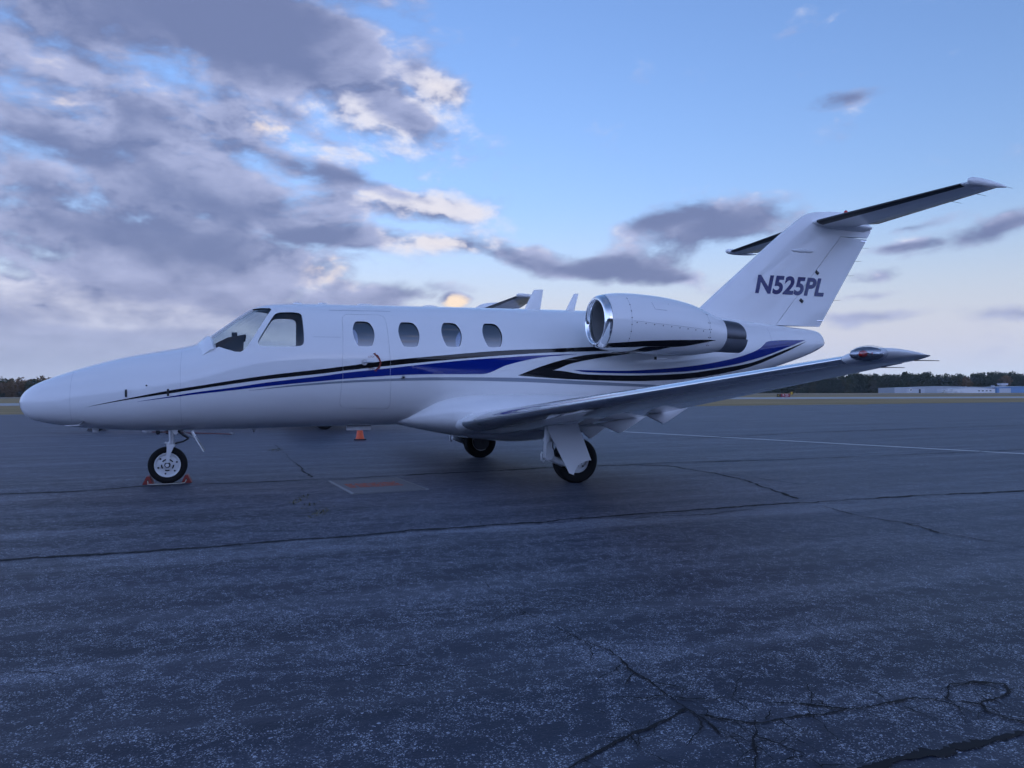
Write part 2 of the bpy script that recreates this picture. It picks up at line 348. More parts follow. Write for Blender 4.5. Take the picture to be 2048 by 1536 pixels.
# engine nacelle: axis y = -1.35 (left), centre height and radius along x
NACX=[(6.86,2.05,.30),(7.04,2.05,.36),(7.25,2.045,.393),(7.5,2.035,.405),(7.8,2.02,.402),(8.05,2.003,.390),(8.36,1.97,.362),(8.63,1.935,.302),(8.87,1.905,.238)]
_n=np.array(NACX); nac_z=Pchip(_n[:,0],_n[:,1]); nac_r=Pchip(_n[:,0],_n[:,2]); NACY=1.35
def nac_y(x,z):
    return NACY+np.sqrt(np.maximum(nac_r(x)**2-(z-nac_z(x))**2,1e-6))
STR={
 'black_up':[(0.756, 0.976), (1.2, 1.071), (1.716, 1.173), (1.918, 1.206), (2.808, 1.346), (3.427, 1.420), (3.75, 1.462), (4.344, 1.542), (4.833, 1.592), (5.936, 1.686), (6.616, 1.718), (7.22, 1.749), (7.642, 1.768)],
 'black_lo':[(0.756, 0.975), (1.2, 1.057), (1.716, 1.137), (1.918, 1.169), (2.808, 1.299), (3.427, 1.365), (3.75, 1.406), (4.344, 1.474), (4.832, 1.526), (5.932, 1.621), (6.611, 1.664), (7.212, 1.686), (7.634, 1.702)],
 'blue_up':[(1.336, 1.04), (1.715, 1.10), (1.918, 1.135), (2.419, 1.202), (2.808, 1.26), (3.428, 1.334), (3.75, 1.378), (4.344, 1.442), (4.831, 1.497), (5.475, 1.56), (5.945, 1.592), (6.145, 1.609), (6.944, 1.644)],
 'blue_lo':[(1.336, 1.038), (1.715, 1.086), (1.917, 1.112), (2.419, 1.168), (2.808, 1.213), (3.428, 1.271), (3.751, 1.301), (4.345, 1.343), (4.832, 1.359), (5.551, 1.362), (5.914, 1.488), (6.376, 1.587), (6.944, 1.642)],
 'grey_up':[(2.582, 1.161), (3.181, 1.233), (3.752, 1.277), (4.346, 1.304), (4.968, 1.320), (5.933, 1.312), (7.095, 1.261), (7.873, 1.224), (8.473, 1.197)],
 'grey_lo':[(2.582, 1.159), (3.181, 1.213), (3.752, 1.25), (4.347, 1.273), (4.97, 1.279), (5.936, 1.261), (7.102, 1.211), (7.885, 1.184), (8.494, 1.16)],
 'arrA_up':[(6.065, 1.346), (6.374, 1.459), (6.724, 1.56), (7.086, 1.631), (7.59, 1.672), (8.055, 1.715)],
 'arrA_lo':[(6.066, 1.342), (6.583, 1.416), (6.84, 1.506), (7.333, 1.598), (7.77, 1.656), (8.052, 1.693)],
 'arrB_up':[(6.066, 1.342), (6.583, 1.414), (7.085, 1.358), (7.85, 1.343), (8.696, 1.371), (9.625, 1.473), (10.076, 1.54), (10.725, 1.727), (11.36, 1.919)],
 'arrB_lo':[(6.066, 1.34), (6.49, 1.31), (7.092, 1.279), (7.864, 1.262), (8.431, 1.273), (9.027, 1.312), (10.107, 1.482), (10.739, 1.681), (11.359, 1.916)],
 'tail_up':[(6.89, 1.419), (7.584, 1.41), (8.394, 1.445), (8.971, 1.496), (9.595, 1.589), (10.071, 1.7), (10.287, 1.782), (10.474, 1.9), (11.333, 1.943)],
 'tail_lo':[(6.89, 1.417), (7.084, 1.388), (7.846, 1.372), (8.69, 1.399), (9.617, 1.495), (10.092, 1.587), (10.376, 1.654), (10.901, 1.809), (11.332, 1.94)],
}
NACS={'up':[(7.045,1.748),(7.299,1.764),(7.588,1.782),(8.217,1.803),(8.66,1.811)],'lo':[(7.045,1.694),(7.37,1.70),(7.658,1.713),(7.976,1.708),(8.66,1.807)],
 'up2':[(7.191,1.641),(7.364,1.65),(7.65,1.711),(7.78,1.71),(7.953,1.706)],'lo2':[(7.19,1.62),(7.40,1.628),(7.62,1.645),(7.80,1.672),(7.96,1.704)]}
CABWIN=[(-.069,.168),(.070,.168),(.116,.114),(.141,.031),(.139,-.045),(.107,-.148),(.084,-.164),(-.061,-.166),(-.088,-.146),(-.127,-.043),(-.137,.05),(-.113,.127),(-.087,.160)]
CABX=[(3.98,1.88),(4.569,1.881),(5.146,1.887),(5.719,1.890)]
SIDEWIN=[(2.694,1.755),(2.703,1.79),(2.883,2.103),(2.925,2.143),(2.992,2.156),(3.164,2.157),(3.219,2.137),(3.234,2.09),(3.243,1.774),(3.222,1.725),(3.178,1.705),(2.735,1.705),(2.703,1.722)]
SHIELD=[(2.185,1.723),(2.308,1.676),(2.43,1.637),(2.491,1.634),(2.528,1.656),(2.579,1.711),(2.866,2.196),(2.852,2.214),(2.756,2.220),(2.652,2.216),(2.5,2.5),(1.95,2.2),(2.088,1.838)]
DOORP=[(3.73,2.145),(4.285,2.15),(4.335,.90),(3.68,.93)]
def chaikin(p,k=2):
    for _ in range(k):
        q=[]
        for i in range(len(p)):
            a,b=p[i],p[(i+1)%len(p)]; q+= [(a[0]*.75+b[0]*.25,a[1]*.75+b[1]*.25),(a[0]*.25+b[0]*.75,a[1]*.25+b[1]*.75)]
        p=q
    return p
def roundpoly(p,r,seg=5):
    out=[];n=len(p)
    for i in range(n):
        b=Vector(p[i]);a=Vector(p[i-1]);c=Vector(p[(i+1)%n]); u=(a-b).normalized();w=(c-b).normalized()
        for k in range(seg+1):
            t=k/seg; q=(b+u*r)*(1-t)**2+b*2*t*(1-t)+(b+w*r)*t*t; out.append((q.x,q.y))
    return out
def offpoly(p,d):
    """move every corner outwards by d (d<0 inwards), polygon given in either sense"""
    n=len(p); A=sum(p[i][0]*p[(i+1)%n][1]-p[(i+1)%n][0]*p[i][1] for i in range(n)); sg=1 if A>0 else -1; out=[]
    for i in range(n):
        a,b,c=Vector(p[i-1]),Vector(p[i]),Vector(p[(i+1)%n]); t=(c-a)
        if t.length<1e-9: out.append(p[i]); continue
        t.normalize(); out.append((b.x+t.y*d*sg,b.y-t.x*d*sg))
    return out
def inpoly(x,z,poly):
    x=np.asarray(x);z=np.asarray(z);r=np.zeros(x.shape,bool);n=len(poly)
    for i in range(n):
        (x1,y1),(x2,y2)=poly[i],poly[(i+1)%n]
        if y1==y2: continue
        c=((y1>z)!=(y2>z))&(x<(x2-x1)*(z-y1)/(y2-y1)+x1); r^=c
    return r
def boolean(o,cutter,op):
    md=o.modifiers.new('b','BOOLEAN'); md.object=cutter; md.operation=op; md.solver='EXACT'; md.material_mode='TRANSFER'
    dg=bpy.context.evaluated_depsgraph_get(); ev=o.evaluated_get(dg); me=bpy.data.meshes.new_from_object(ev,depsgraph=dg)
    o.modifiers.clear(); return me
def fus_shell():
    t=np.linspace(0,1,40)**1.6; xs=np.concatenate([t[1:]*1.6,np.linspace(1.6,3.4,56)[1:],np.linspace(3.4,9.5,60)[1:],np.linspace(9.5,11.5,24)[1:],11.5+.415*np.sin(np.linspace(0,1,26)[1:]*math.pi/2)])
    NS=120; th=np.linspace(0,2*math.pi,NS,endpoint=False); V=[(0,0,1.04)];F=[];M=[]
    for x in xs: V+=fus_point(np.full(NS,x),th).tolist()
    V.append((XEND,0,1.905)); n=len(xs); e=len(V)-1
    for i in range(NS): j=(i+1)%NS; F.append((0,1+i,1+j)); F.append((e,1+(n-1)*NS+j,1+(n-1)*NS+i))
    for k in range(n-1):
        for i in range(NS): j=(i+1)%NS; a=1+k*NS; F.append((a+i,a+NS+i,a+NS+j,a+j))
    M=[0]*len(F)
    xi=np.concatenate([np.linspace(2.05,3.4,30),np.linspace(3.4,8.2,30)[1:]]); k0=len(V); NI=72; thi=np.linspace(0,2*math.pi,NI,endpoint=False)
    for x in xi:
        P=fus_point(np.full(NI,x),thi); P=P-.045*fus_n(P[:,0],P[:,1],P[:,2]); P[:,0]=x; V+=P.tolist()
    for k in range(len(xi)-1):
        for i in range(NI): j=(i+1)%NI; a=k0+k*NI; F.append((a+i,a+j,a+NI+j,a+NI+i))
    F.append(tuple(k0+i for i in range(NI-1,-1,-1))); F.append(tuple(k0+(len(xi)-1)*NI+i for i in range(NI)))
    M+= [1]*(len(F)-len(M)); 
    return V,F,M
def fus_normals(me):
    nl=len(me.loops); vi=np.empty(nl,np.int32); me.loops.foreach_get('vertex_index',vi)
    co=np.empty(len(me.vertices)*3); me.vertices.foreach_get('co',co); co=co.reshape(-1,3)
    fn=np.empty(len(me.polygons)*3); me.polygons.foreach_get('normal',fn); fn=fn.reshape(-1,3)
    tot=np.empty(len(me.polygons),np.int32); me.polygons.foreach_get('loop_total',tot)
    lf=np.repeat(np.arange(len(me.polygons)),tot); vn=fus_n(co[:,0],co[:,1],co[:,2]); N=vn[vi]; G=fn[lf]
    d=(N*G).sum(1); out=np.where((d>.8)[:,None],N,np.where((d<-.8)[:,None],-N,G))
    tip=(co[vi,0]<.02)|(co[vi,0]>XEND-.02); out=np.where(tip[:,None]&(d>.3)[:,None],.6*N+.4*G,out)
    me.shade_smooth(); out/=np.maximum(np.linalg.norm(out,axis=1,keepdims=True),1e-9); me.normals_split_custom_set(out.tolist())
def pane(name,poly,mat,parent,inset=.016,side=-1,grow=.02,th=(-.35,1.75),dx=.016):
    big=offpoly(poly,grow); xs=np.arange(min(p[0] for p in big)-.02,max(p[0] for p in big)+.02,dx); ths=np.arange(th[0],th[1],.022)
    X,T=np.meshgrid(xs,ths,indexing='ij'); P=fus_point(X,T); P=P-inset*fus_n(P[...,0],P[...,1],P[...,2])
    ok=inpoly(P[...,0],P[...,2],big); nx,nt_=X.shape; idx=-np.ones((nx,nt_),int); V=[];F=[]
    def gi(i,j):
        if idx[i,j]<0: idx[i,j]=len(V); p=P[i,j]; V.append((p[0],p[1]*(1 if side<0 else -1),p[2]))
        return idx[i,j]
    for i in range(nx-1):
        for j in range(nt_-1):
            if ok[i,j] or ok[i+1,j] or ok[i,j+1] or ok[i+1,j+1]:
                f=(gi(i,j),gi(i+1,j),gi(i+1,j+1),gi(i,j+1)); F.append(f if side<0 else f[::-1])
    return meshobj(name,V,F,mat,parent,smooth=60)
def strip(mb,up,lo,surf=fus_y,x0=None,x1=None,n=70,m=6,off=.003,side=-1,mi=0):
    ux,uz=zip(*up);lx,lz=zip(*lo); pu,pl=Pchip(ux,uz),Pchip(lx,lz)
    a=max(ux[0],lx[0]) if x0 is None else x0; b=min(ux[-1],lx[-1]) if x1 is None else x1
    X=np.linspace(a,b,n); V=[];F=[]
    for x in X:
        zu,zl=float(pu(x)),float(pl(x)); zu=max(zu,zl+.0005)
        for k in range(m):
            z=zl+(zu-zl)*k/(m-1); V.append((x,side*(float(surf(x,z))+off),z))
    for i in range(n-1):
        for k in range(m-1):
            f=(i*m+k,(i+1)*m+k,(i+1)*m+k+1,i*m+k+1); F.append(f if side<0 else f[::-1])
    mb.add(V,F,mi)
def wheel(jet,name,c,R0,w,rr,out,seg=56):
    """rim mesh with a tyre child; axle along y; out = -1 outer face towards -y"""
    x,y,z=c; h=w/2
    m=MB()
    prof=[(-h*.78,rr*1.02),(-h*.80,rr*.99),(-h*.70,rr*.90),(-h*.52,rr*.84),(-h*.50,rr*.60),(-h*.62,rr*.52),(-h*.66,rr*.34),(-h*.80,rr*.30),(-h*.84,rr*.20),(h*.84,rr*.20),(h*.66,rr*.34),(h*.50,rr*.6),(h*.52,rr*.84),(h*.80,rr*.99),(h*.78,rr*1.02)]
    m.lathe(prof,c,'y',seg,cap=False)
    rim=m.build(name,GEARW,jet,35)
    d=MB()
    for k in range(6):
        t=k*math.pi/3+.3
        for s in(-1,1): d.cyl((x+rr*.74*math.cos(t),y+s*h*.60,z+rr*.74*math.sin(t)),(x+rr*.74*math.cos(t),y+s*h*.50,z+rr*.74*math.sin(t)),rr*.075,seg=8)
    for k in range(5):
        t=k*math.pi*2/5+.9
        a=[(x+rr*.46*math.cos(t+q),y-h*.655,z+rr*.46*math.sin(t+q)) for q in np.linspace(-.35,.35,6)]
        d.tube(a,rr*.055,6); d.tube([(p[0],2*y-p[1],p[2]) for p in a],rr*.055,6)
    for s in(-1,1): d.cyl((x,y+s*h*.80,z),(x,y+s*h*1.50,z),rr*.25,rr*.20,seg=14)
    tag(d.build('wheel_bolts',DARK,rim,35),kind='stuff')
    T=MB(); k=h; pr=[(-k*.74,rr*1.0),(-k*.86,rr*1.10),(-k*.98,rr+(R0-rr)*.42),(-k*.99,rr+(R0-rr)*.58),(-k*.90,rr+(R0-rr)*.82),(-k*.70,R0*.982)]
    tread=[]
    for q in (-.42,-.14,.14,.42): tread+=[(k*(q-.05),R0*.996),(k*(q-.035),R0*.976),(k*(q+.035),R0*.976),(k*(q+.05),R0*.996)]
    pr=pr+[(-k*.6,R0*.99)]+tread+[(k*.6,R0*.99)]+[(-a,b) for a,b in reversed(pr)]
    T.lathe(pr,c,'y',seg+16,close=True); ty=T.build('tyre',RUBBER,rim,30)
    # the tyre is loaded: its foot is flattened on the ground
    for vtx in ty.data.vertices:
        if vtx.co.z<.012: vtx.co.z=.002+max(0,vtx.co.z)*.2
    return rim
def build_jet(loc,yaw,plug=0.,door=True,full=True,tspan=1.):
    XMAP[0]=(lambda x:x+plug*np.clip((x-4.76)/.2,0,1)) if plug else None
    jet=empty('business_jet',loc,yaw)
    # ---------------- fuselage shell with real window openings
    V,F,M=fus_shell(); keep=XMAP[0]; XMAP[0]=None
    body=meshobj('fuselage',V,F,[WHITE,CABIN],None,smooth=0,matidx=M)
    cw=MB(); sh=SHIELD; sw=chaikin(SIDEWIN,2); wins=[chaikin([(cx+a,cz+b) for a,b in CABWIN],2) for cx,cz in CABX]
    cw.prism(sh,'y',-1.2,1.2); cw.prism(sw,'y',-1.2,1.2)
    for w in wins: cw.prism(w,'y',-1.2,1.2)
    cut=cw.build('cut',DARK,None,0); me=boolean(body,cut,'DIFFERENCE'); body.data=me; bpy.data.objects.remove(cut)
    doorme=None
    if door:
        dp=roundpoly(DOORP,.09); m=MB(); m.prism(dp,'y',-1.3,-.35); c1=m.build('cut',SEAM,None,0); b2=boolean(body,c1,'DIFFERENCE')
        m=MB(); m.prism(offpoly(dp,-.0022),'y',-1.3,-.35); c2=m.build('cut',SEAM,None,0); doorme=boolean(body,c2,'INTERSECT')
        body.data=b2; bpy.data.objects.remove(c1); bpy.data.objects.remove(c2)
    def finish(me):
        fus_normals(me)
        if keep:
            nl=[tuple(c.vector) for c in me.corner_normals]; 
            for v_ in me.vertices: v_.co.x=float(keep(v_.co.x))
            me.normals_split_custom_set(nl)
    finish(body.data); body.parent=jet; body.name='fuselage'
    XMAP[0]=keep
    dobj=None
    if doorme:
        finish(doorme); dobj=bpy.data.objects.new('cabin_door',doorme); link(dobj,jet)
    # ---------------- glazing
    ws=pane('windshield',sh[:-3]+[(2.55,2.45),(2.0,2.1),(2.088,1.838)],GLASS,jet,inset=.012,th=(-.2,math.pi+.2),dx=.02)
    post=MB()
    for xx in [1]:
        xs=np.linspace(2.06,2.72,16); ring=[]
        for x in xs:
            zt=float(ftop(x)); ring.append([(x,-.022,zt-.004),(x,-.016,zt+.006),(x,.016,zt+.006),(x,.022,zt-.004),(x,.022,zt-.045),(x,-.022,zt-.045)])
        post.loft(ring)
    post.build('windshield_post',WHITE,jet,40)
    for s in(-1,1):
        pane('cockpit_side_window',sw,GLASS,jet,side=s)
        for k,w in enumerate(wins):
            pane('cabin_window',w,GLASSC,dobj if (door and s<0 and k==0) else jet,side=s)
    if full:
        lip=MB(); ring=[]
        for q in np.linspace(.62,math.pi-.62,28):
            xb=2.06+.115*abs(math.cos(q)); 
            P=[];
            for dx,h in((-.13,-.012),(-.06,.016),(.0,.032),(.035,.026),(.045,.004),(.03,-.02)):
                p=fus_point(np.array(xb+dx),np.array(q)); nn=fus_n(p[0],p[1],p[2]); P.append(tuple(p+nn*h))
            ring.append(P)
        lip.loft(ring); lip.build('windshield_air_duct',WHITE,jet,50)
    # ---------------- cockpit and cabin inside
    g=MB(); g.prism([(2.22,1.60),(2.20,1.74),(2.34,1.815),(2.55,1.86),(2.56,1.845),(2.535,1.83),(2.52,1.58)],'y',-.56,.56); g.build('glareshield',PANEL,jet,30)
    if full:
        cp=MB(); cp.box((2.42,-.02,1.885),(.07,.09,.07),bev=.012); cp.cyl((2.42,-.02,1.845),(2.42,-.02,1.86),.012,seg=8); cp.build('compass',PANEL,jet)
    fl=MB(); fl.box((5.1,0,.93),(5.8,.96,.04)); fl.build('cabin_floor',CABIN,jet,0)
    def seat(x,y,face,mat,zt=1.60,w=.46):
        s=MB(); s.box((x,y,1.15),(.5,w,.16),bev=.05); s.box((x-face*.24,y,1.42),(.14,w,zt-1.10),rot=Matrix.Rotation(R(-8*face),3,'Y'),bev=.05)
        s.box((x-face*.30,y,zt+.06),(.10,w*.6,.17),bev=.04); s.box((x,y,1.02),(.34,w*.7,.12)); return s.build('seat',mat,jet,45)
    for y in(-.3,.3): seat(3.05,y,-1,PANEL,1.56)
    if full:
        for x,f in((4.75,-1),(5.85,1)):
            for y in(-.42,.42): seat(x,y,f,LEATHER,1.60)
        cb=MB(); cb.box((3.86,.38,1.42),(.26,.5,.94),bev=.02); cb.build('cabinet',LEATHER,jet,40)
    bk=MB(); bk.prism([(float(p[1]),float(p[2])) for p in [q-.06*fus_n(q[0],q[1],q[2]) for q in fus_point(np.full(40,6.6),np.linspace(0,2*math.pi,40,endpoint=False))]],'x',6.59,6.62); bk.build('aft_bulkhead',CABIN,jet,0)
    # ---------------- livery
    def livery(name,mat,segs,parent=body,**kw):
        m=MB()
        for u,l,a,b in segs: strip(m,u,l,x0=a,x1=b,**kw)
        return m.build(name,mat,parent,50,fix=False)
    for s in(-1,1):
        if door and s<0:
            DL,DR=3.708,4.309
            for nm,mt,k in(('black_stripe',BLACK,'black'),('blue_stripe',BLUE,'blue'),('grey_stripe',GREY,'grey')):
                u,l=STR[k+'_up'],STR[k+'_lo']; a,b=max(u[0][0],l[0][0]),min(u[-1][0],l[-1][0])
                livery(nm,mt,[(u,l,a,DL-.002),(u,l,DR+.002,b)])
                livery(nm,mt,[(u,l,DL+.002,DR-.002)],parent=dobj)
        elif full:
            for nm,mt,k in(('black_stripe',BLACK,'black'),('blue_stripe',BLUE,'blue'),('grey_stripe',GREY,'grey')): livery(nm,mt,[(STR[k+'_up'],STR[k+'_lo'],None,None)],side=s)
        if full:
            livery('black_arrow_stripe',BLACK,[(STR['arrA_up'],STR['arrA_lo'],None,None),(STR['arrB_up'],STR['arrB_lo'],None,None)],side=s)
            livery('blue_tail_stripe',BLUE,[(STR['tail_up'],STR['tail_lo'],None,None)],side=s)
    if not full:
        for s in(-1,1): livery('stripe',GREY,[(STR['black_up'],STR['black_lo'],None,None)],side=s)
    # ---------------- small fittings on the fuselage
    def on(x,z,off=0.,s=-1): return (x,s*(float(fus_y(x,z))+off),z)
    if full:
        def seamline(pts,w=.004,off=.0012,parent=body,mat=SEAM,name='panel_seam'):
            m=MB(); n=len(pts); V=[];F=[]
            for i,(x,z) in enumerate(pts):
                a=Vector(pts[max(i-1,0)]);b=Vector(pts[min(i+1,n-1)]);t=(b-a).normalized(); nx,nz=-t.y*w/2,t.x*w/2
                V+=[on(x+nx,z+nz,off),on(x-nx,z-nz,off)]
            F=[(2*i,2*i+1,2*i+3,2*i+2) for i in range(n-1)]; m.add(V,F); return m.build(name,mat,parent,40,fix=False)
        zz=np.linspace(.80,1.40,40); seamline([(.60,float(z)) for z in zz if fus_y(.60,z)>.02],.002)
        zz=np.linspace(.75,1.66,50); seamline([(1.81,float(z)) for z in zz],.002)
        seamline([(x,2.2+.01*(x-3.6)) for x in np.linspace(3.58,4.38,30)],.006)
        seamline([(x,1.83) for x in np.linspace(3.35,3.69,10)],.003)
        zz=np.linspace(1.75,2.12,20); seamline([(10.55,float(z)) for z in zz],.004)
        for x,a,b in((1.211,1.094,1.183),(1.673,1.102,1.186)):
            m=MB(); strip(m,[(x-.012,b),(x+.012,b)],[(x-.012,a),(x+.012,a)],n=4,m=8,off=.005); m.build('baggage_latch',DARK,body,40,fix=False)
        def disc(name,x,z,r,mat,parent,h=.006,s=-1,seg=18):
            p=Vector(on(x,z,0,s)); nn=Vector(fus_n(np.array(p.x),np.array(p.y),np.array(p.z))); m=MB(); m.cyl(p-nn*.004,p+nn*h,r,r*.9,seg); return m.build(name,mat,parent,40)
        disc('static_port',1.436,1.229,.010,DARK,body); 
        disc('exterior_light',4.482,1.318,.024,HANDLE,body,.014); disc('exterior_light_lens',4.482,1.318,.013,DARK,body,.017)
        hd=disc('handle_escutcheon',3.979,1.508,.040,HANDLE,dobj or body,.010)
        m=MB(); a=Vector(on(3.955,1.508,.014)); b=Vector(on(4.10,1.512,.014)); m.tube([a,a.lerp(b,.5)+Vector((0,-.006,0)),b],[.012,.009,.006],8); m.box(on(3.979,1.508,.012),(.018,.014,.05),bev=.004); m.build('door_handle',HANDLE,dobj or body)
        arc=[(4.108,1.615),(4.140,1.594),(4.165,1.56),(4.183,1.51),(4.176,1.47),(4.157,1.438),(4.118,1.413)]
        m=MB(); pts=arc; n=len(pts); V=[]
        for i,(x,z) in enumerate(pts):
            a=Vector(pts[max(i-1,0)]);b=Vector(pts[min(i+1,n-1)]);t=(b-a).normalized(); w=(.004,.016,.011,.009,.011,.016,.004)[i]; V+=[on(x-t.y*w,z+t.x*w,.0065),on(x+t.y*w,z-t.x*w,.0065)]
        m.add(V,[(2*i,2*i+1,2*i+3,2*i+2) for i in range(n-1)])
        for tip,dr in(((4.108,1.615),(-1,.5)),((4.118,1.413),(-1,-.5))):
            x,z=tip; m.add([on(x-.02,z+dr[1]*.02,.0065),on(x+.014,z+.020,.0065),on(x+.014,z-.020,.0065)],[(0,1,2)])
        m.build('handle_arrow_marking',REDP,dobj or body,0,fix=False)
        def lettering(txt,x,z,size,mat,parent,name,surf,shear=0.,off=.004,bold=0.,fit=None,space=1.):
            cu=bpy.data.curves.new('t','FONT'); cu.body=txt; cu.size=1.; cu.shear=shear; cu.offset=bold; cu.space_character=space; cu.resolution_u=6
            o=bpy.data.objects.new('t',cu); COL.objects.link(o); dg=bpy.context.evaluated_depsgraph_get(); me=bpy.data.meshes.new_from_object(o.evaluated_get(dg),depsgraph=dg); bpy.data.objects.remove(o)
            P=np.array([v_.co[:] for v_ in me.vertices]); lo,hi=P.min(0),P.max(0)
            wx,wz=(fit if fit else (size*(hi[0]-lo[0])/(hi[1]-lo[1]),size))
            X=x+(P[:,0]-lo[0])/(hi[0]-lo[0])*wx; Z=z+(P[:,1]-lo[1])/(hi[1]-lo[1])*wz
            Vv=[(a,-(float(surf(a,b))+off),b) for a,b in zip(X,Z)]; Fs=[tuple(p.vertices) for p in me.polygons]; bpy.data.meshes.remove(me)
            return meshobj(name,Vv,Fs,mat,parent,smooth=0)
        lettering('LOCK',4.03,1.572,.022,REDP,dobj or body,'handle_lettering',fus_y)
        lettering('OPEN',4.03,1.418,.022,REDP,dobj or body,'handle_lettering',fus_y)
        st=MB(); st.box((4.015,-.03,.648),(.34,.03,.075),bev=.012); st.build('entry_step_antenna',WHITE,jet)
        def blade(name,pts,y=0.,t=.016,mat=WHITE):
            m=MB(); n=len(pts); cx=sum(p[0] for p in pts)/n; cz=sum(p[1] for p in pts)/n
            m.loft([[(cx+(x-cx)*f,y+d,cz+(z-cz)*f) for x,z in pts] for f,d in((.86,-t/2),(1.,-t/5),(1.,t/5),(.86,t/2))]); return m.build(name,mat,jet,60)
        blade('whip_antenna',[(6.44,2.30),(6.60,2.618),(6.615,2.635),(6.745,2.645),(6.757,2.63),(6.70,2.30)],t=.022)
        blade('whip_antenna',[(7.10,2.30),(7.262,2.600),(7.338,2.604),(7.25,2.30)],t=.018)
        blade('marker_antenna',[(.755,.76),(.775,.662),(.835,.655),(.86,.76)],t=.02)
        blade('drain_mast',[(2.62,.70),(2.645,.615),(2.665,.615),(2.69,.70)],t=.016)
        for x in(3.215,3.542): m=MB(); m.lathe([(-.012,.062),(.004,.062),(.016,.052),(.022,.03),(.023,0.)],(x,0,float(ftop(x))),'z',24); m.build('roof_antenna',WHITE,jet,50)
        for x in(4.113,5.029):
            m=MB(); m.lathe([(-.012,1),(.004,1.),(.014,.85),(.02,.5),(.021,0.)],(0,0,0),'z',24)
            m.V=[(x+a*.115,b*.05,float(ftop(x))+c) for a,b,c in m.V]; m.build('roof_antenna',WHITE,jet,50)
        p=on(.74,.80,0); m=MB(); m.tube([(.72,-.30,.80),(.70,-.40,.765),(.64,-.41,.762),(.55,-.41,.762)],[.014,.011,.009,.006],8); m.build('pitot_tube',HANDLE,jet)
        m=MB(); m.tube([(.72,.30,.80),(.70,.40,.765),(.64,.41,.762),(.55,.41,.762)],[.014,.011,.009,.006],8); m.build('pitot_tube',HANDLE,jet)
    # ---------------- belly fairing
    FX=[(4.30,.16,.80,.735),(4.6,.40,.88,.664),(4.8,.62,.985,.616),(5.0,.80,1.075,.572),(5.3,.945,1.128,.512),(5.7,1.03,1.145,.445),(6.2,1.06,1.142,.402),(6.6,1.06,1.135,.42),(7.0,1.04,1.115,.48),(7.5,.97,1.09,.58),(8.0,.83,1.06,.70),(8.5,.55,1.02,.86),(8.8,.30,1.0,.95)]
    fa=np.array(FX); pw,pt,pb=(Pchip(fa[:,0],fa[:,k]) for k in(1,2,3)); ring=[]
    for x in np.linspace(4.30,8.8,54):
        w,zt,zb=float(pw(x)),float(pt(x)),float(pb(x)); zm=zb+(zt-zb)*.52; r=[]
        for q in np.linspace(0,2*math.pi,56,endpoint=False):
            c_,s_=math.cos(q),math.sin(q); e=2/2.5; r.append((x,w*math.copysign(abs(c_)**e,c_),zm+((zt-zm) if s_>0 else (zm-zb))*math.copysign(abs(s_)**e,s_)))
        ring.append(r)
    m=MB(); m.loft(ring); bf=m.build('belly_fairing',WHITE,jet,50)
    def fair_y(x,z):
        w,zt,zb=pw(x),pt(x),pb(x); zm=zb+(zt-zb)*.52; h=np.where(z>zm,zt-zm,zm-zb); return w*(1-np.clip(np.abs(z-zm)/h,0,1)**2.5)**(1/2.5)
    if full:
        m=MB()
        def rivet(p,nn,r=.0035,mb=None):
            u=nn.orthogonal().normalized(); w=nn.cross(u); (mb or m).add([p+nn*.0015+u*(r*math.cos(a))+w*(r*math.sin(a)) for a in np.arange(6)*math.pi/3],[(0,1,2,3,4,5)])
        for xs_,zs_ in [([4.88]*9,np.linspace(.75,1.01,9)),([5.12]*10,np.linspace(.80,1.10,10)),(np.linspace(5.0,7.0,60),None)]:
            for k,x in enumerate(xs_):
                z=float(pt(x))-.035 if zs_ is None else zs_[k]; y=-float(fair_y(x,z)); e=.004
                nn=Vector((0,-1,(float(fair_y(x,z-e))-float(fair_y(x,z+e)))/(2*e))).normalized(); rivet(Vector((x,y,z)),nn)
        o=m.build('fasteners',SEAM,bf,0,fix=False); tag(o,kind='stuff')
    # ---------------- wings
    for s in(-1,1):
        def zle(y): return .715+.0975*(y-1)
        def wring(y,t,cut=(0.,1.),grow=0.,n=22):
            f=(y-.9)/(6.72-.9); xl=5.17+.66*f; xt=7.36-1.0*f; ch=xt-xl; zl=zle(y); tw=-.045*(1-.4*f); out=[]
            L=airfoil(t,n,.014,cut)
            for k,(a,b) in enumerate(L):
                out.append([xl+a*ch,s*y,zl+b*ch+tw*a])
            if grow:
                P=np.array(out); d=np.gradient(P,axis=0); nn=np.stack([d[:,2],0*d[:,0],-d[:,0]],-1); nn/=np.linalg.norm(nn,axis=1,keepdims=True); nn*= -1 if nn[len(nn)//2,0]>0 else 1; out=(P+nn*grow).tolist()
            return out
        ys=np.concatenate([[.3],np.linspace(.9,7.0,28)])
        m=MB(); m.loft([wring(y,.145-.025*(y-.9)/5.8) for y in ys]); wg=m.build('wing',WHITE,jet,45)
        m=MB(); le=[]
        for y in np.linspace(1.06,6.98,42): le.append(wring(y,.145-.025*(y-.9)/5.8,(0.,.105),.0025,12))
        m.loft(le,closed=False); m.build('leading_edge',CHROME,wg,80,fix=True)
        # wing tip fairing
        m=MB(); rr=[]
        for y,xl,xt,th,dz in((6.985,5.857,6.32,.080,0.),(7.05,5.865,6.335,.084,.003),(7.10,5.88,6.34,.082,.006),(7.14,5.90,6.335,.074,.009),(7.18,5.94,6.325,.056,.012),(7.205,5.99,6.31,.034,.014),(7.215,6.05,6.295,.010,.015)):
            L=airfoil(.12,20,.01); k=th/.12; zl=zle(y)+dz; rr.append([(xl+a*(xt-xl),s*y,zl+b*k*1.0-.022*a) for a,b in L])
        m.loft(rr); tipo=m.build('tip_fairing',WHITE,wg,60)
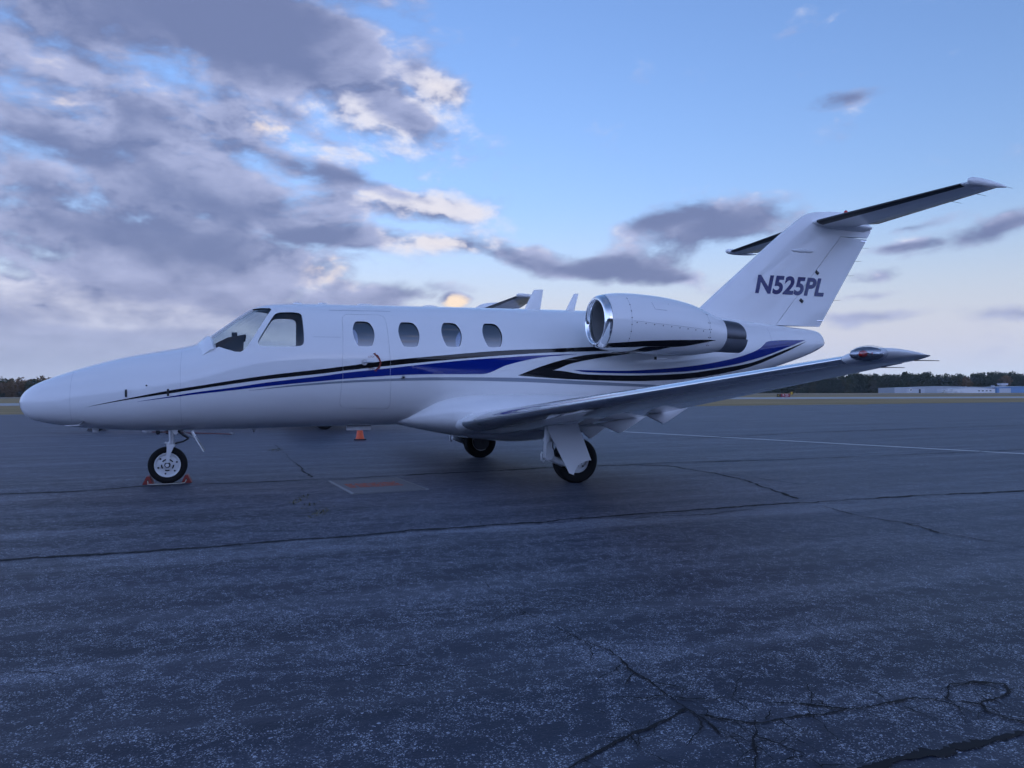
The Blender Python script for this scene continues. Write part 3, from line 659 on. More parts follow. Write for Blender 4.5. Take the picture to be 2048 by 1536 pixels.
        # recognition / navigation light: dark cup, bulb and clear lens
        lc=Vector((5.905,s*7.145,zle(7.145)+.008))
        m=MB(); m.lathe([(-1,0),(-.9,.44),(-.6,.8),(-.2,.98),(.2,.98),(.6,.8),(.9,.44),(1,0)],(0,0,0),'x',24)
        ro=Matrix.Rotation(s*R(36),3,'Z'); sh_=lambda V_,a,b,c_:[tuple(ro@Vector((p[0]*a,p[1]*b,p[2]*c_))+lc) for p in V_]
        l=MB(); l.V=sh_(m.V,.105,.056,.050); l.F=m.F; l.M=m.M; l.build('lamp_lens',LENS,wg,60)
        q=MB(); q.V=[tuple(Vector(p)+Vector((0.0,-s*.014,0))) for p in sh_(m.V,.094,.034,.043)]; q.F=m.F; q.M=m.M; q.build('lamp_cup',pmat('lamp_reflector',(.35,.36,.38),.25,metal=1.),wg,60)
        q=MB(); q.lathe([(-.025,0),(-.02,.015),(0,.022),(.017,.018),(.026,0)],tuple(lc+ro@Vector((-.034,s*.024,0))),'x',16); q.build('navigation_lamp',REDL if s<0 else pmat('green_lamp',(.02,.35,.08),.2,coat=1.),wg,50)
        q=MB(); q.lathe([(-.03,.005),(0,.011),(.022,.010),(.03,0)],tuple(lc+ro@Vector((.036,s*.028,.0))),'x',14); q.build('strobe_lamp',LIP,wg,50)
        # static wicks
        for y,x,L in((7.10,6.325,.17),(6.84,6.335,.16),(6.2,6.44,.15)):
            q=MB(); z0=zle(y)-.022 if y>6.99 else zle(y)-.03; q.tube([(x-.03,s*y,z0),(x+L*.3,s*y,z0+.001),(x+L,s*y,z0)],[.0035,.0028,.0022],6); q.build('static_wick',WICK,wg)
        # aileron and flap gaps
        for y0,y1 in((4.55,6.6),(1.75,4.45)):
            q=MB(); rr=[]
            for y in np.linspace(y0,y1,10):
                f=(y-.9)/5.82; xl=5.17+.66*f; xt=7.36-1.0*f; ch=xt-xl; L=airfoil(.145-.025*f,22,.014,(.74,.765)); 
                lo=L[len(L)//2:]; rr.append([(xl+a*ch,s*y,zle(y)+b*ch-.045*(1-.4*f)*a-.0025) for a,b in lo[-4:]])
            q.loft(rr,closed=False); q.build('control_surface_gap',SEAM,wg,0,fix=False)
        # flap hinge fairings: thin deep plates under the trailing edge
        for y,tri in((1.45,[(6.62,.66),(6.85,.66),(7.08,.655),(7.04,.636),(6.85,.51),(6.81,.502)]),(2.1,[(6.62,.725),(6.95,.765),(7.30,.81),(7.27,.79),(6.95,.61),(6.905,.60)]),(3.0,[(6.78,.845),(7.05,.89),(7.35,.945),(7.32,.925),(7.03,.757),(6.99,.747)])):
            q=MB(); cx=sum(a for a,b in tri)/6; cz=sum(b for a,b in tri)/6
            q.loft([[(cx+(a-cx)*f,s*(y+d),cz+(b-cz)*f) for a,b in tri] for f,d in((.93,-.028),(1.,-.02),(1.,.02),(.93,.028))]); q.build('flap_fairing',WHITE,wg,60)
            if full: q=MB(); q.box((tri[4][0]-.005,s*(y+.031*(-1 if s<0 else 1)*-1*-1),tri[4][1]+.03),(.02,.012,.05),bev=.003); q.build('flap_hinge',DARK,wg)
    # ---------------- engines
    for s in(-1,1):
        def P3(x,r,q): return (x,s*(NACY)+r*math.cos(q),float(nac_z(x))+r*math.sin(q))
        NS=64; qs=np.linspace(0,2*math.pi,NS,endpoint=False)
        xs=np.concatenate([np.linspace(7.043,8.2,26),np.linspace(8.2,8.87,22)[1:]]); m=MB()
        rings=[[P3(x,float(nac_r(x)),q) for q in qs] for x in xs]
        rings+= [[P3(8.87,.238-.012,q) for q in qs],[P3(8.6,.215,q) for q in qs]]
        m.loft(rings,False,False); nc=m.build('engine_nacelle',WHITE,jet,45)
        m=MB(); pr=[(7.040,.3585),(7.012,.354),(6.985,.345),(6.965,.332),(6.952,.318),(6.948,.305),(6.952,.293),(6.968,.281),(7.00,.271),(7.04,.266)]
        m.loft([[P3(x,r,q) for q in qs] for x,r in pr],False,False); m.build('inlet_lip',LIP,nc,60)
        m=MB(); m.loft([[P3(x,r,q) for q in qs] for x,r in((7.04,.266),(7.14,.264),(7.36,.266),(7.37,.02))],False,False); m.build('inlet_duct',pmat('inlet_liner',(.30,.31,.32),.5,metal=.3),nc,50)
        m=MB(); nb=20
        for k in range(nb):
            a=2*math.pi*k/nb; V=[]
            for r in(.075,.13,.19,.26):
                tw=.25+.9*(r/.25); da=.11*(.12/r)**.3
                for e in(-1,1): V.append(P3(7.30+e*.035*math.cos(tw),r,a+e*da*.6+.3*r))
            m.add(V,[(0,1,3,2),(2,3,5,4),(4,5,7,6)])
        m.build('fan',pmat('fan_blade',(.42,.43,.45),.34,metal=.9),nc,0,fix=False)
        m=MB(); m.loft([[P3(x,r,q) for q in qs[::2]] for x,r in((7.16,.001),(7.18,.022),(7.23,.05),(7.29,.075),(7.33,.082))],False,False); m.build('spinner',DUCT,nc,50)
        # exhaust: inner nozzle with scalloped lip, grey attenuator shroud below it
        m=MB(); rings=[]
        for x,r,z in((8.60,.206,1.936),(8.84,.216,1.908),(9.02,.214,1.897),(9.19,.208,1.888)):
            rings.append([(x+(.035*math.cos(2*q)-.01 if x>9.15 else 0),s*NACY+r*math.cos(q),z+r*math.sin(q)) for q in qs])
        rings.append([(p[0]-.004,s*NACY+(p[1]-s*NACY)*.965,1.885+(p[2]-1.885)*.965) for p in rings[-1]])
        rings.append([(8.62,s*NACY+.19*math.cos(q),1.93+.19*math.sin(q)) for q in qs]); rings.append([(8.62,s*NACY+.01*math.cos(q),1.93+.01*math.sin(q)) for q in qs])
        m.loft(rings,False,False); m.build('exhaust_nozzle',EXH,nc,45)
        m=MB(); rings=[]
        for r in(.222,.236):
            for x in((8.68,9.22) if r<.23 else (9.22,8.68)):
                rings.append([(x,s*NACY+r*math.cos(q),1.894+(8.95-x)*.03+r*math.sin(q)) for q in np.linspace(math.pi*1.08,math.pi*1.92,20)])
        rings.append(rings[0]); m.loft(rings,closed=False); m.build('thrust_attenuator',EXHL,nc,45)
        # pylon
        m=MB(); rings=[]
        for y in(.50,.80,1.0,1.12):
            L=airfoil(.115,18,0.); f=(y-.5)/.62; xl,xt=7.28+.10*f,9.02-.12*f; rings.append([(xl+a*(xt-xl),s*y,1.965+b*(xt-xl)*(1.-.0*f)) for a,b in L])
        m.loft(rings); py=m.build('engine_pylon',WHITE,jet,45)
        if full:
            m=MB(); m.box((8.08,s*1.2,1.592),(.24,.09,.085),bev=.02); m.build('air_scoop',WHITE,nc); m=MB(); m.box((7.958,s*1.2,1.575),(.012,.055,.04)); m.build('scoop_inlet',DARK,nc)
            m=MB(); strip(m,NACS['up'],NACS['lo'],surf=nac_y,side=s,off=.0035,n=50); strip(m,NACS['up2'],NACS['lo2'],surf=nac_y,side=s,off=.0045,n=40); m.build('nacelle_stripe',BLACK,nc,50,fix=False)
            m=MB(); mr=MB(); out=math.pi if s<0 else 0.; sg=1 if s<0 else -1
            def npt(x,z):
                y=s*float(nac_y(x,z)); p=Vector((x,y,z)); nn=Vector((0,y-s*NACY,z-float(nac_z(x)))).normalized(); return p,nn
            for x in(7.30,7.345)[:1]:
                for z in np.linspace(1.72,2.34,8): rivet(*npt(x,float(z)),r=.0085,mb=m)
            for k in range(10): rivet(*npt(7.37+k*.13,2.012-.011*k),r=.0085,mb=m)
            for x in(8.52,8.555):
                for z in(1.74,1.84,1.95,2.04,2.16,2.24): rivet(*npt(x,z),r=.0075,mb=m)
            for z in np.linspace(1.72,2.25,7): rivet(*npt(7.9,2.28),r=.005,mb=m)
            tag(m.build('fasteners',DARK,nc,0,fix=False),kind='stuff')
            m=MB()
            for x,za,zb in((7.30,1.70,2.36),(8.537,1.72,2.26)):
                V=[]
                for z in np.linspace(za,zb,26): p,nn=npt(x,float(z)); p=p+nn*.001; V+=[p+Vector((-.0018,0,0)),p+Vector((.0018,0,0))]
                m.add(V,[(2*i,2*i+1,2*i+3,2*i+2) for i in range(25)])
            V=[]
            for x in np.linspace(7.32,8.53,30):
                z=2.03-.0785*(x-7.37); 
                for dz in(-.0018,.0018): p,nn=npt(float(x),z+dz); V.append(p+nn*.001)
            m.add(V,[(2*i,2*i+1,2*i+3,2*i+2) for i in range(29)])
            V=[]
            for x,z in((7.62,2.33),(7.62,2.18),(7.84,2.17),(7.84,2.32)): pass
            for (xa,za),(xb,zb) in(((7.64,2.30),(7.66,2.20)),((7.66,2.20),(7.84,2.185))):
                V=[]
                for t in np.linspace(0,1,8):
                    x=xa+(xb-xa)*t;z=za+(zb-za)*t; p,nn=npt(x,z); d=Vector((0,0,.0025)) if abs(xb-xa)>.1 else Vector((.0025,0,0)); V+=[p+nn*.001-d,p+nn*.001+d]
                m.add(V,[(2*i,2*i+1,2*i+3,2*i+2) for i in range(7)])
            m.build('panel_seam',SEAM,nc,0,fix=False)
    # ---------------- fin and rudder
    LEf=Pchip([2.0,2.5,3.25,3.74,3.95,4.06,4.13,4.17,4.2],[8.95,9.53,10.45,11.06,11.34,11.50,11.66,11.86,12.25])
    def TEf(z): return 11.85+(z-2.18)*(12.95-11.85)/1.62
    def HGf(z): return 10.85+(z-2.17)*(12.25-10.85)/1.55
    def fthick(z): return .105-.018*(z-2.2)/2
    def fin_y(x,z):
        xl,xt=float(LEf(z)),TEf(z); a=np.clip((x-xl)/(xt-xl),1e-4,1); t=fthick(z); return 5*t*(.2969*np.sqrt(a)-.1260*a-.3516*a*a+.2843*a**3-.1036*a**4)*(xt-xl)
    m=MB(); rings=[]
    for z in np.concatenate([np.linspace(2.0,3.765,30),[3.775],np.linspace(3.80,4.195,16)]):
        xl,xt=float(LEf(z)),TEf(min(z,3.9))+(0 if z<3.9 else -.6*(z-3.9)); 
        hg=HGf(z) if z<3.77 else xt-.004*(xt-xl)
        if z<2.19: hg=min(hg,10.9)
        c=(hg-xl)/(xt-xl); L=airfoil(fthick(z),24,0.,(0.,min(c,.995))); rings.append([(xl+a*(xt-xl),b*(xt-xl)*(1. if z<4.05 else max(.25,1-(z-4.05)/.2)),z) for a,b in L])
    m.loft(rings); fin=m.build('fin',WHITE,jet,45)
    m=MB(); rings=[]
    for z in np.linspace(2.195,3.755,30):
        xl,xt=float(LEf(z)),TEf(z); c=(HGf(z)+.012-xl)/(xt-xl); L=airfoil(fthick(z),16,0.,(c,1.)); rings.append([(xl+a*(xt-xl),b*(xt-xl)*.97,z) for a,b in L])
    m.loft(rings); rud=m.build('rudder',WHITE,jet,45)
    # the bullet fairing that carries the tailplane
    m=MB(); rings=[]
    for x,w,zt,zb in((11.56,.006,3.985,3.965),(11.66,.05,4.02,3.925),(11.85,.11,4.05,3.885),(12.2,.16,4.06,3.865),(12.6,.165,4.05,3.87),(12.85,.13,4.02,3.885),(12.98,.07,3.98,3.92),(13.03,.01,3.95,3.94)):
        zm=(zt+zb)/2; rings.append([(x,w*math.cos(q),zm+(zt-zb)/2*math.sin(q)) for q in np.linspace(0,2*math.pi,28,endpoint=False)])
    m.loft(rings); m.build('bullet_fairing',WHITE,jet,50)
    m=MB(); m.lathe([(-.02,.04),(0,.04),(.02,.036),(.045,.02),(.055,0)],(12.46,0,4.19),'z',20); m.build('beacon',REDL,jet,50)
    if full:
        lettering('N525PL',10.45,2.705,.31,NAVY,fin,'registration_lettering',lambda a,b:fin_y(a,b),shear=.26,off=.0045,bold=.038,fit=(1.48,.315),space=1.04)
        q=MB(); a=fin_y(11.4,3.46); q.lathe([(-.24,0),(-.18,.022),(0,.034),(.18,.02),(.24,0)],(11.44,-a,3.46),'x',16); q.build('tail_floodlight',WHITE,fin,50)
        for z in(2.30,3.72):
            q=MB(); x=TEf(z); q.box((x-.11,0,z),(.24,.03 if z<3 else .025,.012)); q.build('rudder_seal',LIP,rud,0)
        for z in(2.86,3.03)[:1]+(2.92,):
            pass
        for x,z in((11.42,2.62),(11.76,3.11)):
            q=MB(); q.box((x,-fin_y(x,z)-.006,z),(.075,.014,.05),rot=Matrix.Rotation(R(40),3,'Y'),bev=.005); q.build('rudder_hinge',DARK,fin)
    V=[]
    for z in(2.66,3.1,3.36,3.60):
        q=MB(); x=TEf(z); q.tube([(x-.06,0,z),(x+.03,0,z),(x+.14,0,z+.004)],[.0035,.0028,.0022],6); q.build('static_wick',WICK,rud)
    # ---------------- tailplane
    for s in(-1,1):
        T0=len(jet.children)
        def tring(y,cut,t=.10,n=18,grow=0.):
            f=(y-.1)/2.6; xl=11.68+.315*f; xt=12.90-.235*f; ch=xt-xl; z0=3.965+.01*f; out=[(xl+a*ch,s*y,z0+b*ch) for a,b in airfoil(t,n,0.,cut)]
            return out
        m=MB(); m.loft([tring(y,(0.,.70)) for y in np.linspace(.02,2.72,14)]); tp=m.build('tailplane',WHITE,jet,45)
        m=MB(); m.loft([tring(y,(.708,1.)) for y in np.linspace(.30,2.70,10)]); el=m.build('elevator',WHITE,tp,45)
        m=MB(); bo=[]
        for y in np.linspace(.16,2.66,30):
            f=(y-.1)/2.6; xl=11.68+.315*f; xt=12.90-.235*f; ch=xt-xl; L=airfoil(.106,10,0.,(0.,.115)); bo.append([(xl+a*ch-.004,s*y,3.965+.01*f+b*ch) for a,b in L])
        m.loft(bo,closed=False); m.build('deice_boot',BOOT,tp,80)
        m=MB(); rings=[]
        for x,w,h in((11.955,.006,.006),(11.975,.028,.034),(12.03,.046,.052),(12.15,.052,.058),(12.35,.046,.050),(12.52,.032,.034),(12.66,.012,.014),(12.70,.003,.003)):
            rings.append([(x,s*2.80+w*math.cos(q),3.985-.05*(x-12.1)+h*math.sin(q)) for q in np.linspace(0,2*math.pi,20,endpoint=False)])
        m.loft(rings); m.build('tip_pod',WHITE,tp,60)
        m=MB(); m.prism([(12.02,3.955),(12.32,3.93),(12.30,3.975),(12.05,3.985)],'y',s*2.62,s*2.74); m.build('horn_guard',WHITE,tp)
        for y in(1.9,2.35,2.79):
            f=(y-.1)/2.6; x=12.90-.235*f; q=MB(); q.tube([(x-.05,s*y,3.965),(x+.03,s*y,3.963),(x+.16,s*y,3.95)],[.0035,.0028,.0022],6); q.build('static_wick',WICK,tp)
    if tspan!=1.:
        for o in jet.children:
            if o.name.startswith('tailplane'): o.scale=(1,tspan,1)
    # ---------------- nose gear
    wheel(jet,'nose_wheel',(1.62,0,.232),.232,.125,.152,-1)
    m=MB(); m.cyl((1.665,0,.50),(1.655,0,.78),.030,.034,20); m.cyl((1.662,0,.47),(1.665,0,.52),.044,.044,20); ng=m.build('nose_gear',STEEL,jet,40)
    for s in(-1,1):
        m=MB(); pl=[(1.602,.262),(1.640,.262),(1.662,.38),(1.70,.47),(1.70,.485),(1.615,.485),(1.615,.44)]; m.prism(pl,'y',s*.076,s*.092); m.build('fork',GEARW,ng,30)
    m=MB(); m.box((1.66,0,.478),(.10,.19,.03),bev=.01); m.cyl((1.62,-.10,.232),(1.62,.10,.232),.022,seg=14); m.build('fork_crown',GEARW,ng)
    m=MB(); m.tube([(1.70,0,.70),(1.80,0,.60),(1.865,0,.56)],.014,8); m.tube([(1.865,0,.56),(1.80,0,.52),(1.69,0,.495)],.011,8); m.build('torque_link',DUCT,ng)
    if full: m=MB(); m.box((1.618,-.055,.50),(.03,.03,.03),bev=.004); m.cyl((1.59,-.05,.52),(1.60,-.05,.505),.014,seg=10); m.build('taxi_lamp',STEEL,ng)
    m=MB(); m.prism([(1.655,.70),(1.755,.70),(1.735,.618),(1.71,.615)],'y',-.125,-.113); m.build('nose_gear_door',WHITE,jet,30); m=MB(); m.prism([(1.655,.70),(1.755,.70),(1.735,.618),(1.71,.615)],'y',.113,.125); m.build('nose_gear_door',WHITE,jet,30)
    m=MB(); m.prism([(1.895,.645),(2.042,.388),(2.052,.394),(1.908,.652)],'y',-.13,.13); m.tube([(1.72,0,.70),(1.84,0,.62),(1.95,0,.56)],.010,8); m.build('nose_gear_door',WHITE,jet,30)
    # ---------------- main gear
    for s in(-1,1):
        wheel(jet,'main_wheel',(6.36,s*1.98,.277),.277,.195,.150,s)
        m=MB(); Y=s*2.10
        m.cyl((5.985,s*2.06,.86),(5.955,Y,.55),.040,.046,20); m.cyl((5.957,Y,.56),(5.953,Y,.52),.056,.056,20)
        m.prism([(5.925,.56),(5.985,.56),(6.02,.36),(5.99,.305),(5.945,.295),(5.91,.33)],'y',Y-.045,Y+.045); m.cyl((5.955,Y-.06,.34),(5.955,Y+.06,.34),.034,seg=18)
        mg=m.build('main_gear',GEARW,jet,35)
        m=MB(); m.tube([(5.955,s*2.09,.34),(6.15,s*2.09,.25),(6.36,s*2.09,.277)],[.046,.04,.038],14); m.cyl((6.36,s*2.10,.277),(6.36,s*1.86,.277),.03,seg=14); m.build('trailing_arm',GEARW,mg,50)
        m=MB(); m.cyl((6.0,s*2.06,.62),(6.22,s*2.06,.33),.024,.024,12); m.cyl((6.0,s*2.06,.62),(6.10,s*2.06,.49),.034,.034,14); m.build('shock_strut',STEEL,mg,40)
        m=MB(); m.tube([(5.885,Y,.40),(5.872,Y,.37),(5.875,Y,.30),(5.895,Y,.285),(5.91,Y,.30)],.012,8); m.cyl((5.955,Y-s*-.062,.34),(5.955,Y-s*-.066,.34),.018,seg=12); m.build('gear_linkage',GEARW,mg)
        m=MB(); m.tube([(5.99,Y,.74),(6.005,Y+s*.045,.6),(6.0,Y+s*.05,.45),(6.06,Y,.34),(6.2,Y-s*.02,.30),(6.3,Y-s*.02,.29)],.007,6); m.build('brake_line',DARK,mg)
        m=MB(); m.lathe([(-.022,.05),(-.022,.140),(.022,.140),(.022,.05)],(6.36,s*1.875,.277),'y',28); m.build('brake_disc',DUCT,mg,30)
        arcp=[(6.478,.285),(6.445,.285),(6.39,.275),(6.31,.235),(6.265,.175),(6.245,.118),(6.19,.14),(6.04,.43),(5.935,.64),(5.915,.745),(6.30,.745)]
        m=MB(); m.prism(arcp,'y',s*2.19,s*2.205); m.build('gear_door',WHITE,jet,30)
    XMAP[0]=None
    return jet
# ================================================================ setting: apron, grass, taxiway, runway
HN=Vector((.964,.267)); HP=Vector((30.,70.))
def gz(x,y):
    """airfield levels: flat round the apron, falling gently to the right beyond a crest"""
    return -.0057*max(0.,(Vector((x,y))-HP).dot(HN))
AE0,AE1=Vector((-31.1,46.6)),Vector((40.9,61.5)); AED=(AE1-AE0).normalized()
def asphalt():
    ma=bpy.data.materials.new('weathered_asphalt'); ma.use_nodes=True; nt=ma.node_tree; b=nt.nodes['Principled BSDF']; n,m,v,mix,ss,noise=NT(nt)
    P=n('ShaderNodeTexCoord').outputs['Object']
    rot=n('ShaderNodeMapping',{0:P}); rot.inputs['Rotation'].default_value=(0,0,R(-19)); Q=rot.outputs[0]          # x along the paving lanes
    lane=noise(v('MULTIPLY',Q,(.055,.75,1)),1.0,5,.6)
    lane2=noise(v('MULTIPLY',Q,(.09,2.2,1)),1.0,5,.62)
    big=noise(P,.35,4,.6); mid=noise(P,1.7,5,.65); clus=noise(P,5.5,5,.68); fine=noise(P,42.,3,.65); agg=noise(P,130.,2,.6)
    scuff=noise(v('MULTIPLY',Q,(.45,1.9,1)),1.0,6,.66)
    Pd=v('ADD',P,v('SCALE',noise(P,30.,2,.5,True),.03))
    va=n('ShaderNodeTexVoronoi',{'Vector':Pd,'Scale':70.,'Randomness':1.},feature='F1'); vb=n('ShaderNodeTexVoronoi',{'Vector':Pd,'Scale':155.,'Randomness':1.},feature='F1')
    ca=n('ShaderNodeSeparateColor',{0:va.outputs['Color']}); cb=n('ShaderNodeSeparateColor',{0:vb.outputs['Color']})
    chipa=ss(va.outputs['Distance'],.40,.24); chipb=ss(vb.outputs['Distance'],.50,.30)
    # worn band beside the long lane joint
    L0=Vector((-3.642,5.166,0)); L1=Vector((5.873,8.42,0)); d=(L1-L0).normalized(); nn=Vector((d.y,-d.x,0))
    dist=m('ADD',v('DOT_PRODUCT',P,tuple(nn)),-L0.dot(nn)); dist=m('ADD',dist,m('MULTIPLY_ADD',mid,.50,-.25))
    band=m('MULTIPLY',ss(dist,-.06,.02),ss(dist,.70,.05)); bandn=m('MULTIPLY',band,ss(scuff,.36,.58))
    dry=ss(v('DOT_PRODUCT',P,(.55,.83,0)),3.4,8.0)                                # colour ramps paler towards far and right, with fainter stones
    vein=m('SUBTRACT',1.0,m('MULTIPLY',m('ABSOLUTE',m('SUBTRACT',clus,.5)),13.0),clamp=True)   # stones show along wandering worn lines
    wear=m('ADD',m('MULTIPLY',ss(mid,.36,.62),.5),m('ADD',m('MULTIPLY',ss(scuff,.42,.66),.45),m('MULTIPLY',bandn,.55)))
    pa=m('MULTIPLY_ADD',vein,.42,m('MULTIPLY_ADD',wear,.22,m('MULTIPLY',ca.outputs[0],.55)))
    pb=m('MULTIPLY_ADD',vein,.40,m('MULTIPLY_ADD',wear,.34,m('MULTIPLY',cb.outputs[0],.55)))
    sa=m('MULTIPLY',m('MULTIPLY',chipa,ss(pa,.60,.90)),m('MULTIPLY_ADD',ca.outputs[1],.75,.20))
    sb=m('MULTIPLY',m('MULTIPLY',chipb,ss(pb,.46,.86)),m('MULTIPLY_ADD',cb.outputs[1],.8,.15))
    st=m('MAXIMUM',sa,sb)
    st=m('MAXIMUM',st,m('MULTIPLY',bandn,m('MULTIPLY',ss(agg,.44,.66),.55)))
    base=mix(ss(lane,.32,.68),(.0055,.0095,.024,1),(.018,.025,.050,1))
    base=mix(m('MULTIPLY',ss(lane2,.48,.70),.75),base,(.085,.093,.125,1))
    base=mix(m('MULTIPLY',ss(lane2,.46,.30),.6),base,(.009,.013,.028,1))
    base=mix(m('MULTIPLY',m('MULTIPLY',ss(scuff,.48,.70),ss(fine,.32,.60)),.75),base,(.105,.115,.155,1))
    base=mix(m('MULTIPLY',ss(big,.45,.75),.5),base,(.010,.015,.030,1))
    base=mix(m('MULTIPLY_ADD',fine,.6,-.08,clamp=True),base,(.009,.012,.020,1))
    base=mix(m('MULTIPLY',dry,.5),base,(.064,.076,.112,1))
    col=mix(m('MULTIPLY',st,m('MULTIPLY_ADD',dry,-.4,1.0)),base,(.56,.60,.68,1))
    nt.links.new(col,b.inputs['Base Color'])
    nt.links.new(m('MULTIPLY_ADD',lane2,-.24,.70),b.inputs['Roughness']); b.inputs['Specular IOR Level'].default_value=.42
    h=m('ADD',m('MULTIPLY',agg,.5),m('ADD',m('MULTIPLY',fine,.8),m('MULTIPLY',st,.35)))
    bn=n('ShaderNodeBump',{'Strength':.55,'Distance':.006,'Height':h}); nt.links.new(bn.outputs[0],b.inputs['Normal'])
    return ma
def grassmat(name,c0,c1,scale=.12):
    ma=bpy.data.materials.new(name); ma.use_nodes=True; nt=ma.node_tree; b=nt.nodes['Principled BSDF']; n,m,v,mix,ss,noise=NT(nt)
    P=n('ShaderNodeTexCoord').outputs['Object']; a=noise(v('MULTIPLY',P,(.4,1,1)),scale,7,.62); f=noise(P,3.,5,.6)
    col=mix(ss(a,.35,.65),c0+(1,),c1+(1,)); col=mix(m('MULTIPLY',f,.3),col,(.06,.055,.025,1)); nt.links.new(col,b.inputs['Base Color']); b.inputs['Roughness'].default_value=.95; b.inputs['Specular IOR Level'].default_value=.1
    bn=n('ShaderNodeBump',{'Strength':.8,'Distance':.05,'Height':noise(P,9.,5,.7)}); nt.links.new(bn.outputs[0],b.inputs['Normal']); return ma
ASPH=asphalt(); GRASS=grassmat('autumn_grass',(.29,.215,.105),(.46,.33,.17))
TAXI=pmat('pale_concrete',(.40,.39,.37),.85,vary=(.05,.18)); RWY=pmat('runway_asphalt',(.15,.15,.15),.88,vary=(.03,.2)); LINEP=pmat('white_line_paint',(.74,.74,.72),.7,vary=(3.,.22))
CRACK=pmat('open_crack',(.006,.006,.007),.95)
# ground as one sheet to the horizon, creased along the crest
hd_=Vector((-HN.y,HN.x)); far=4200.
a=HP-hd_*far; bq=HP+hd_*far; Lq=-HN*far; Rq=HN*far
g0=[a+Lq,bq+Lq,a,bq,a+Rq,bq+Rq]
V=[(p.x,p.y,gz(p.x,p.y)-.06) for p in g0]
grd=meshobj('ground',V,[(0,2,3,1),(2,4,5,3)],GRASS,None,smooth=0); tag(grd,kind='structure',label='dry autumn grass field stretching to the tree line')
# apron sheet
A0=AE0-AED*160; A1=AE1+AED*100; dn=Vector((AED.y,-AED.x))
apr=meshobj('apron',[(A0.x,A0.y,0),(A1.x,A1.y,0),(A1.x+dn.x*180,A1.y+dn.y*180,0),(A0.x+dn.x*180,A0.y+dn.y*180,0)],[(0,3,2,1)],ASPH,None,smooth=0)
tag(apr,kind='structure',label='cracked dark asphalt parking apron under the jets')
# worn fringe where grass creeps over the apron edge
fr=np.random.default_rng(3); V=[];n_=260
for i in range(n_):
    p=A0.lerp(A1,i/(n_-1)); w=.5+.5*fr.random()+(1.3*max(0,math.sin(i*.23)+fr.normal()*.4) if fr.random()<.4 else 0); q=p+dn*w; r_=p-dn*1.2
    V+=[(q.x,q.y,.006),(r_.x,r_.y,.004)]
o=meshobj('grass_verge',V,[(2*i,2*i+1,2*i+3,2*i+2) for i in range(n_-1)],GRASS,None,smooth=0); tag(o,kind='structure')
def band(name,l0,r0,l1,r1,mat,lift,n=60,ext=1.6):
    """long sheet between a near edge l0-r0 and a far edge l1-r1, laid on the ground levels"""
    V=[]
    for i in range(n+1):
        t=-ext*.5+(1+ext)*i/n
        for (p,q) in((l0,r0),(l1,r1)):
            x=p[0]+(q[0]-p[0])*t; y=p[1]+(q[1]-p[1])*t; V.append((x,y,gz(x,y)-.06+lift))
    o=meshobj(name,V,[(2*i,2*i+2,2*i+3,2*i+1) for i in range(n)],mat,None,smooth=0); tag(o,kind='structure'); return o
band('taxiway',(-59.9,90.8),(48.,107.),(-72.,123.4),(70.,148.),TAXI,.03)
band('runway',(-200.,360.),(150.,250.),(-200.,420.),(160.,300.),RWY,.035)
band('far_taxiway',(-200.,560.),(250.,420.),(-200.,640.),(270.,470.),TAXI,.04)
